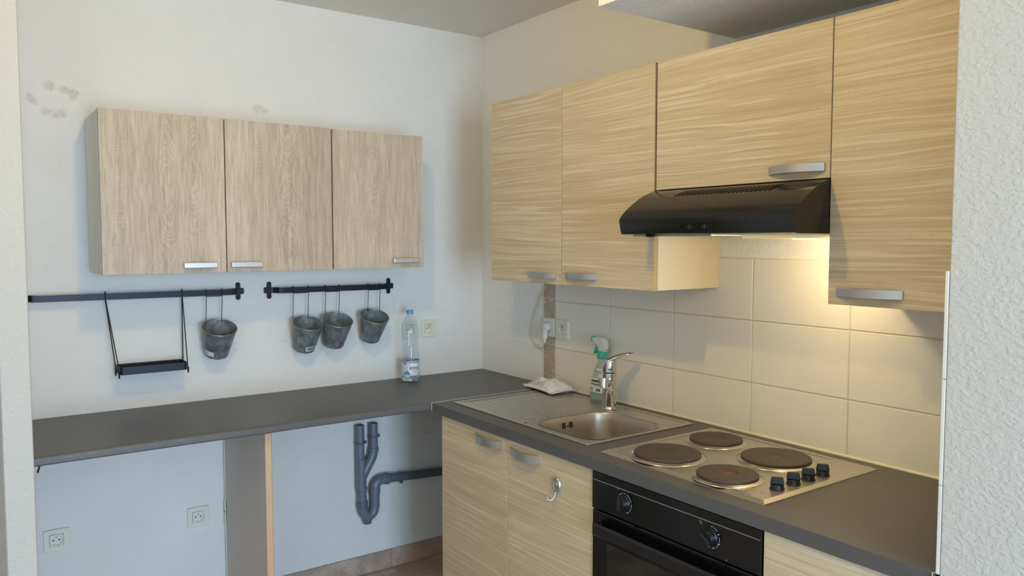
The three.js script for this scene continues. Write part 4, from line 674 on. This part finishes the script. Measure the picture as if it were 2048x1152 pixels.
// ---------------------------------------------------------------- spray bottle
{
  const x = -0.052, z = 0.927, y = TOP + 0.0052, o = thing('spray_bottle', 'clear trigger spray bottle with teal collar and printed back label behind the tap', 'spray bottle', [x, y, z]);
  const secs = [[0.000, 0.044, 0.024, 0], [0.004, 0.0475, 0.026, 0], [0.03, 0.0465, 0.026, 0.0005], [0.06, 0.042, 0.025, 0.002], [0.09, 0.0365, 0.024, 0.004], [0.115, 0.031, 0.0225, 0.007], [0.130, 0.027, 0.021, 0.009], [0.142, 0.0215, 0.018, 0.010], [0.152, 0.0165, 0.0155, 0.011], [0.165, 0.0150, 0.0148, 0.0115], [0.172, 0.0150, 0.0148, 0.0115]];
  const loft = (S, ex = 2.6, n = 40) => { const pos = [], idx = []; for (const [h, a, b, dz] of S) for (let i = 0; i < n; i++) { const t = i / n * Math.PI * 2, c = Math.cos(t), s = Math.sin(t); pos.push(x + b * Math.sign(s) * Math.pow(Math.abs(s), 2 / ex), y + h, z + dz + a * Math.sign(c) * Math.pow(Math.abs(c), 2 / ex)); }
    for (let k = 0; k < S.length - 1; k++) for (let i = 0; i < n; i++) { const A = k * n + i, B = k * n + (i + 1) % n; idx.push(A, B, A + n, B, B + n, A + n); } for (let i = 1; i < n - 1; i++) { idx.push(0, i + 1, i); const e = (S.length - 1) * n; idx.push(e, e + i, e + i + 1); }
    const g = new THREE.BufferGeometry(); g.setAttribute('position', new THREE.Float32BufferAttribute(pos, 3)); g.setIndex(idx); g.computeVertexNormals(); return boxUV(g); };
  const dbl = m => { const c = m.clone(); c.side = THREE.DoubleSide; return c; };
  part(o, 'bottle', loft(secs), dbl(M.sprayClear));
  part(o, 'liquid', loft(secs.slice(0, 3).map(([h, a, b, d]) => [h + 0.001, a - 0.0012, b - 0.0012, d])), dbl(M.tealLiquid), 'teal cleaning liquid');
  // back label following the flat side
  const lt = canvasTex(512, 1024, (c, w, h) => {
    c.fillStyle = '#dfe0da'; c.fillRect(0, 0, w, h); c.fillStyle = '#2b2c2b'; c.fillRect(60, 40, 180, 26); c.fillStyle = '#b9bcb4'; c.fillRect(70, 90, 330, 130); c.fillStyle = '#8d908a'; for (let i = 0; i < 7; i++) c.fillRect(80, 100 + i * 17, 300 - (i % 3) * 30, 5);
    c.fillStyle = '#232423'; c.fillRect(50, 262, 250, 26); c.fillStyle = '#a7aaa4'; for (let i = 0; i < 4; i++) c.fillRect(60, 304 + i * 14, 290, 5); c.fillStyle = '#232423'; c.fillRect(40, 380, 270, 26); c.fillStyle = '#3a3b3a'; c.beginPath(); c.arc(110, 440, 24, 0, 7); c.fill(); c.fillRect(300, 430, 70, 30);
    c.fillStyle = '#343533'; c.fillRect(34, 505, 440, 84); c.fillStyle = '#9fa29c'; for (let i = 0; i < 3; i++) c.fillRect(60, 608 + i * 16, 360, 5);
    c.fillStyle = '#20211f'; c.fillRect(50, 668, 330, 44); c.fillStyle = '#a3a6a0'; for (let i = 0; i < 7; i++) c.fillRect(50, 730 + i * 16, 380 - (i % 3) * 50, 5);
    c.fillStyle = '#2a2b2a'; let q = 50; const r = rng(3); while (q < 220) { const a = 3 + Math.floor(r() * 8); c.fillRect(q, 860, a, 110); q += a + 3 + Math.floor(r() * 6); } c.fillRect(270, 860, 80, 110); c.fillStyle = '#dfe0da'; c.fillRect(292, 880, 18, 60);
  });
  const pos = [], uv = [], idx = [], nv = 10, nu = 14;
  for (let j = 0; j <= nv; j++) { const h = 0.032 + (0.128 - 0.032) * j / nv; let k = 0; while (k < secs.length - 2 && secs[k + 1][0] < h) k++; const f = (h - secs[k][0]) / (secs[k + 1][0] - secs[k][0]), a = secs[k][1] + (secs[k + 1][1] - secs[k][1]) * f, b = secs[k][2] + (secs[k + 1][2] - secs[k][2]) * f, dz = secs[k][3] + (secs[k + 1][3] - secs[k][3]) * f;
    for (let i = 0; i <= nu; i++) { const t = Math.PI * (1.06 + 0.88 * i / nu), c = Math.cos(t), s = Math.sin(t); pos.push(x + (b + 0.0005) * Math.sign(s) * Math.pow(Math.abs(s), 2 / 2.6), y + h, z + dz + (a + 0.0004) * Math.sign(c) * Math.pow(Math.abs(c), 2 / 2.6)); uv.push(i / nu, j / nv); } }
  for (let j = 0; j < nv; j++) for (let i = 0; i < nu; i++) { const A = j * (nu + 1) + i; idx.push(A, A + 1, A + nu + 1, A + 1, A + nu + 2, A + nu + 1); }
  const lg = new THREE.BufferGeometry(); lg.setAttribute('position', new THREE.Float32BufferAttribute(pos, 3)); lg.setAttribute('uv', new THREE.Float32BufferAttribute(uv, 2)); lg.setIndex(idx); lg.computeVertexNormals(); part(o, 'label', lg, std({ map: lt, roughness: 0.5, side: THREE.DoubleSide }), 'white printed back label');
  const zc = z + 0.0115; part(o, 'collar', (() => { const g = lathe([[0, 0], [0.0195, 0], [0.0205, 0.002], [0.0205, 0.024], [0.0185, 0.027], [0, 0.027]], 32); g.translate(x, y + 0.166, zc); return g; })(), M.teal, 'teal screw collar');
  const head = new THREE.Shape(); [[-0.050, 0.232], [-0.050, 0.246], [-0.030, 0.250], [-0.006, 0.251], [0.010, 0.247], [0.020, 0.236], [0.024, 0.222], [0.023, 0.206], [0.017, 0.192], [-0.017, 0.192], [-0.016, 0.208], [-0.024, 0.218], [-0.034, 0.226]].forEach(([a, b], i) => i ? head.lineTo(zc + a, y + b) : head.moveTo(zc + a, y + b)); head.closePath();
  part(o, 'trigger_head', (() => { const g = onX(head, x + 0.0105, 0.021, 0.005); return g; })(), dbl(M.sprayHead), 'milky clear trigger head');
  part(o, 'nozzle', rbox(x - 0.0095, y + 0.229, zc - 0.0565, x + 0.0095, y + 0.249, zc - 0.048, 0.002, 2), M.teal, 'teal nozzle');
  const tr = new THREE.Shape(); [[-0.030, 0.222], [-0.019, 0.212], [-0.022, 0.198], [-0.032, 0.186], [-0.045, 0.180], [-0.043, 0.190], [-0.037, 0.204]].forEach(([a, b], i) => i ? tr.lineTo(zc + a, y + b) : tr.moveTo(zc + a, y + b)); tr.closePath();
  part(o, 'trigger', onX(tr, x + 0.007, 0.014, 0.002), M.teal, 'teal trigger');
}
// ---------------------------------------------------------------- pack of wipes
{
  const cx = -0.088, cz = 0.650, y = TOP + 0.0052, L = 0.112, W = 0.064, H = 0.042, rot = -0.10, n = 56, m = 36;
  const t = canvasTex(1024, 640, (c, w, h) => {
    c.fillStyle = '#e8e6e0'; c.fillRect(0, 0, w, h); c.fillStyle = '#d9a441'; c.beginPath(); c.ellipse(760, 110, 60, 34, 0.5, 0, 7); c.fill(); c.beginPath(); c.ellipse(420, 90, 90, 22, 0.1, 0, 7); c.fill(); c.fillStyle = '#c9a877'; c.beginPath(); c.ellipse(470, 520, 34, 80, 0.2, 0, 7); c.fill(); c.beginPath(); c.ellipse(600, 120, 50, 18, 0, 0, 7); c.fill();
    c.fillStyle = '#5f7f90'; c.beginPath(); c.arc(360, 250, 44, 0, 7); c.fill(); c.fillStyle = '#e8e6e0'; c.beginPath(); c.arc(360, 250, 22, 0, 7); c.fill(); c.fillStyle = '#6f7a45'; c.fillRect(520, 230, 26, 100); c.fillRect(546, 300, 60, 30); c.fillStyle = '#8a7c55'; c.beginPath(); c.arc(450, 150, 26, 0, 7); c.fill();
    c.fillStyle = '#55605f'; c.fillRect(200, 160, 90, 10); for (let i = 0; i < 7; i++) { c.fillStyle = i % 2 ? '#8d98a8' : '#6f7a86'; c.fillRect(180, 440 + i * 24, 260, 9); c.fillRect(510, 440 + i * 24, 150, 8); } c.fillStyle = '#cdd9e6'; c.fillRect(170, 470, 180, 110); c.fillStyle = '#7f8d9c'; for (let i = 0; i < 5; i++) c.fillRect(180, 484 + i * 20, 150, 6);
  });
  const top = [], bot = [], uv = [], idx = [];
  const f = (u, v) => Math.pow(Math.max(0, 1 - Math.pow(Math.abs(u) / 0.86, 3.2)), 0.62) * Math.pow(Math.max(0, 1 - Math.pow(Math.abs(v), 3.0)), 0.55);
  for (let j = 0; j <= m; j++) for (let i = 0; i <= n; i++) {
    const u = i / n * 2 - 1, v = j / m * 2 - 1, k = f(u, v), pinch = 1 - 0.10 * (1 - Math.min(1, (1 - Math.abs(u)) / 0.3)) * 0 - 0.06 * sstep(0.2, 0.8, k), wr = (fbm((u + 1) * 4, (v + 1) * 3, 8, 6, 201, 3) - 0.5) * 0.024 * k + (Math.abs(fbm((u + 1) * 7 + v, (v + 1) * 3, 14, 6, 207, 2) - 0.5) - 0.1) * 0.016 * k * sstep(-0.2, 0.9, u) + Math.sin(u * 9 + v * 5) * 0.0015 * k, lift = 0.010 + 0.006 * Math.sin(v * 3 + (u > 0 ? 1 : 0));
    const a = u * L, b = v * W * (0.94 + 0.06 * Math.abs(u)) * pinch, X = cx + Math.cos(rot) * b + Math.sin(rot) * a, Z = cz + Math.cos(rot) * a - Math.sin(rot) * b;
    const edge = Math.abs(u) > 0.86 ? lift * (Math.abs(u) - 0.86) / 0.14 * 0.7 : 0;
    top.push(X, y + 0.0095 * (0.3 + 0.7 * Math.min(1, k * 3)) + H * 0.86 * k + wr + edge, Z); bot.push(X, y + 0.0090 * Math.max(0, 1 - k * 2.2) * (0.35 + 0.65 * Math.min(1, 1)) * 1.0 + edge * 0.95 + (k > 0.2 ? 0 : 0), Z); uv.push(i / n, 0.5 + 0.5 * Math.sign(v) * Math.pow(Math.abs(v), 2.6));
  }
  const N = (n + 1) * (m + 1), q = (i, j) => j * (n + 1) + i;
  for (let j = 0; j < m; j++) for (let i = 0; i < n; i++) { idx.push(q(i, j), q(i + 1, j), q(i, j + 1), q(i + 1, j), q(i + 1, j + 1), q(i, j + 1)); idx.push(N + q(i, j), N + q(i, j + 1), N + q(i + 1, j), N + q(i + 1, j), N + q(i, j + 1), N + q(i + 1, j + 1)); }
  for (let i = 0; i < n; i++) for (const j of [0, m]) idx.push(q(i, j), N + q(i, j), q(i + 1, j), q(i + 1, j), N + q(i, j), N + q(i + 1, j));
  for (let j = 0; j < m; j++) for (const i of [0, n]) idx.push(q(i, j), q(i, j + 1), N + q(i, j), q(i, j + 1), N + q(i, j + 1), N + q(i, j));
  const g = new THREE.BufferGeometry(); g.setAttribute('position', new THREE.Float32BufferAttribute([...top, ...bot], 3)); g.setAttribute('uv', new THREE.Float32BufferAttribute([...uv, ...uv], 2)); g.setIndex(idx); g.computeVertexNormals();
  const o = thing('wipes_pack', 'crumpled white printed pack of wipes lying on the drainer corner', 'wipes pack', [cx, y, cz]);
  part(o, 'pouch', g, std({ map: t, roughness: 0.38, side: THREE.DoubleSide }));
}
// ---------------------------------------------------------------- ceiling lamp (above the frame; its shadows fall on the cabinets' walls)
{
  const [x, y, z] = LAMP, o = thing('ceiling_lamp', 'bare bulb lamp holder on the ceiling in front of the cabinets', 'lamp', [x, y - 0.03, z]);
  part(o, 'lamp_holder', rod([x, CEIL - 0.001, z], [x, y + 0.028, z], 0.02, 0.03, 24), M.plasticWhite);
  const b = new THREE.SphereGeometry(0.03, 24, 16); b.translate(x, y, z); part(o, 'bulb', b, std({ color: '#fff3d8', emissive: LAMP_COLOR, emissiveIntensity: 6, roughness: 0.4 }));
  const L = new THREE.PointLight(LAMP_COLOR, LAMP_POWER); L.position.set(x, y, z); L.castShadow = true; L.shadow.radius = 1.6; L.shadow.mapSize.set(2048, 2048); L.name = 'ceiling_lamp_light'; scene.add(L);
}
renderer.render(scene, camera);
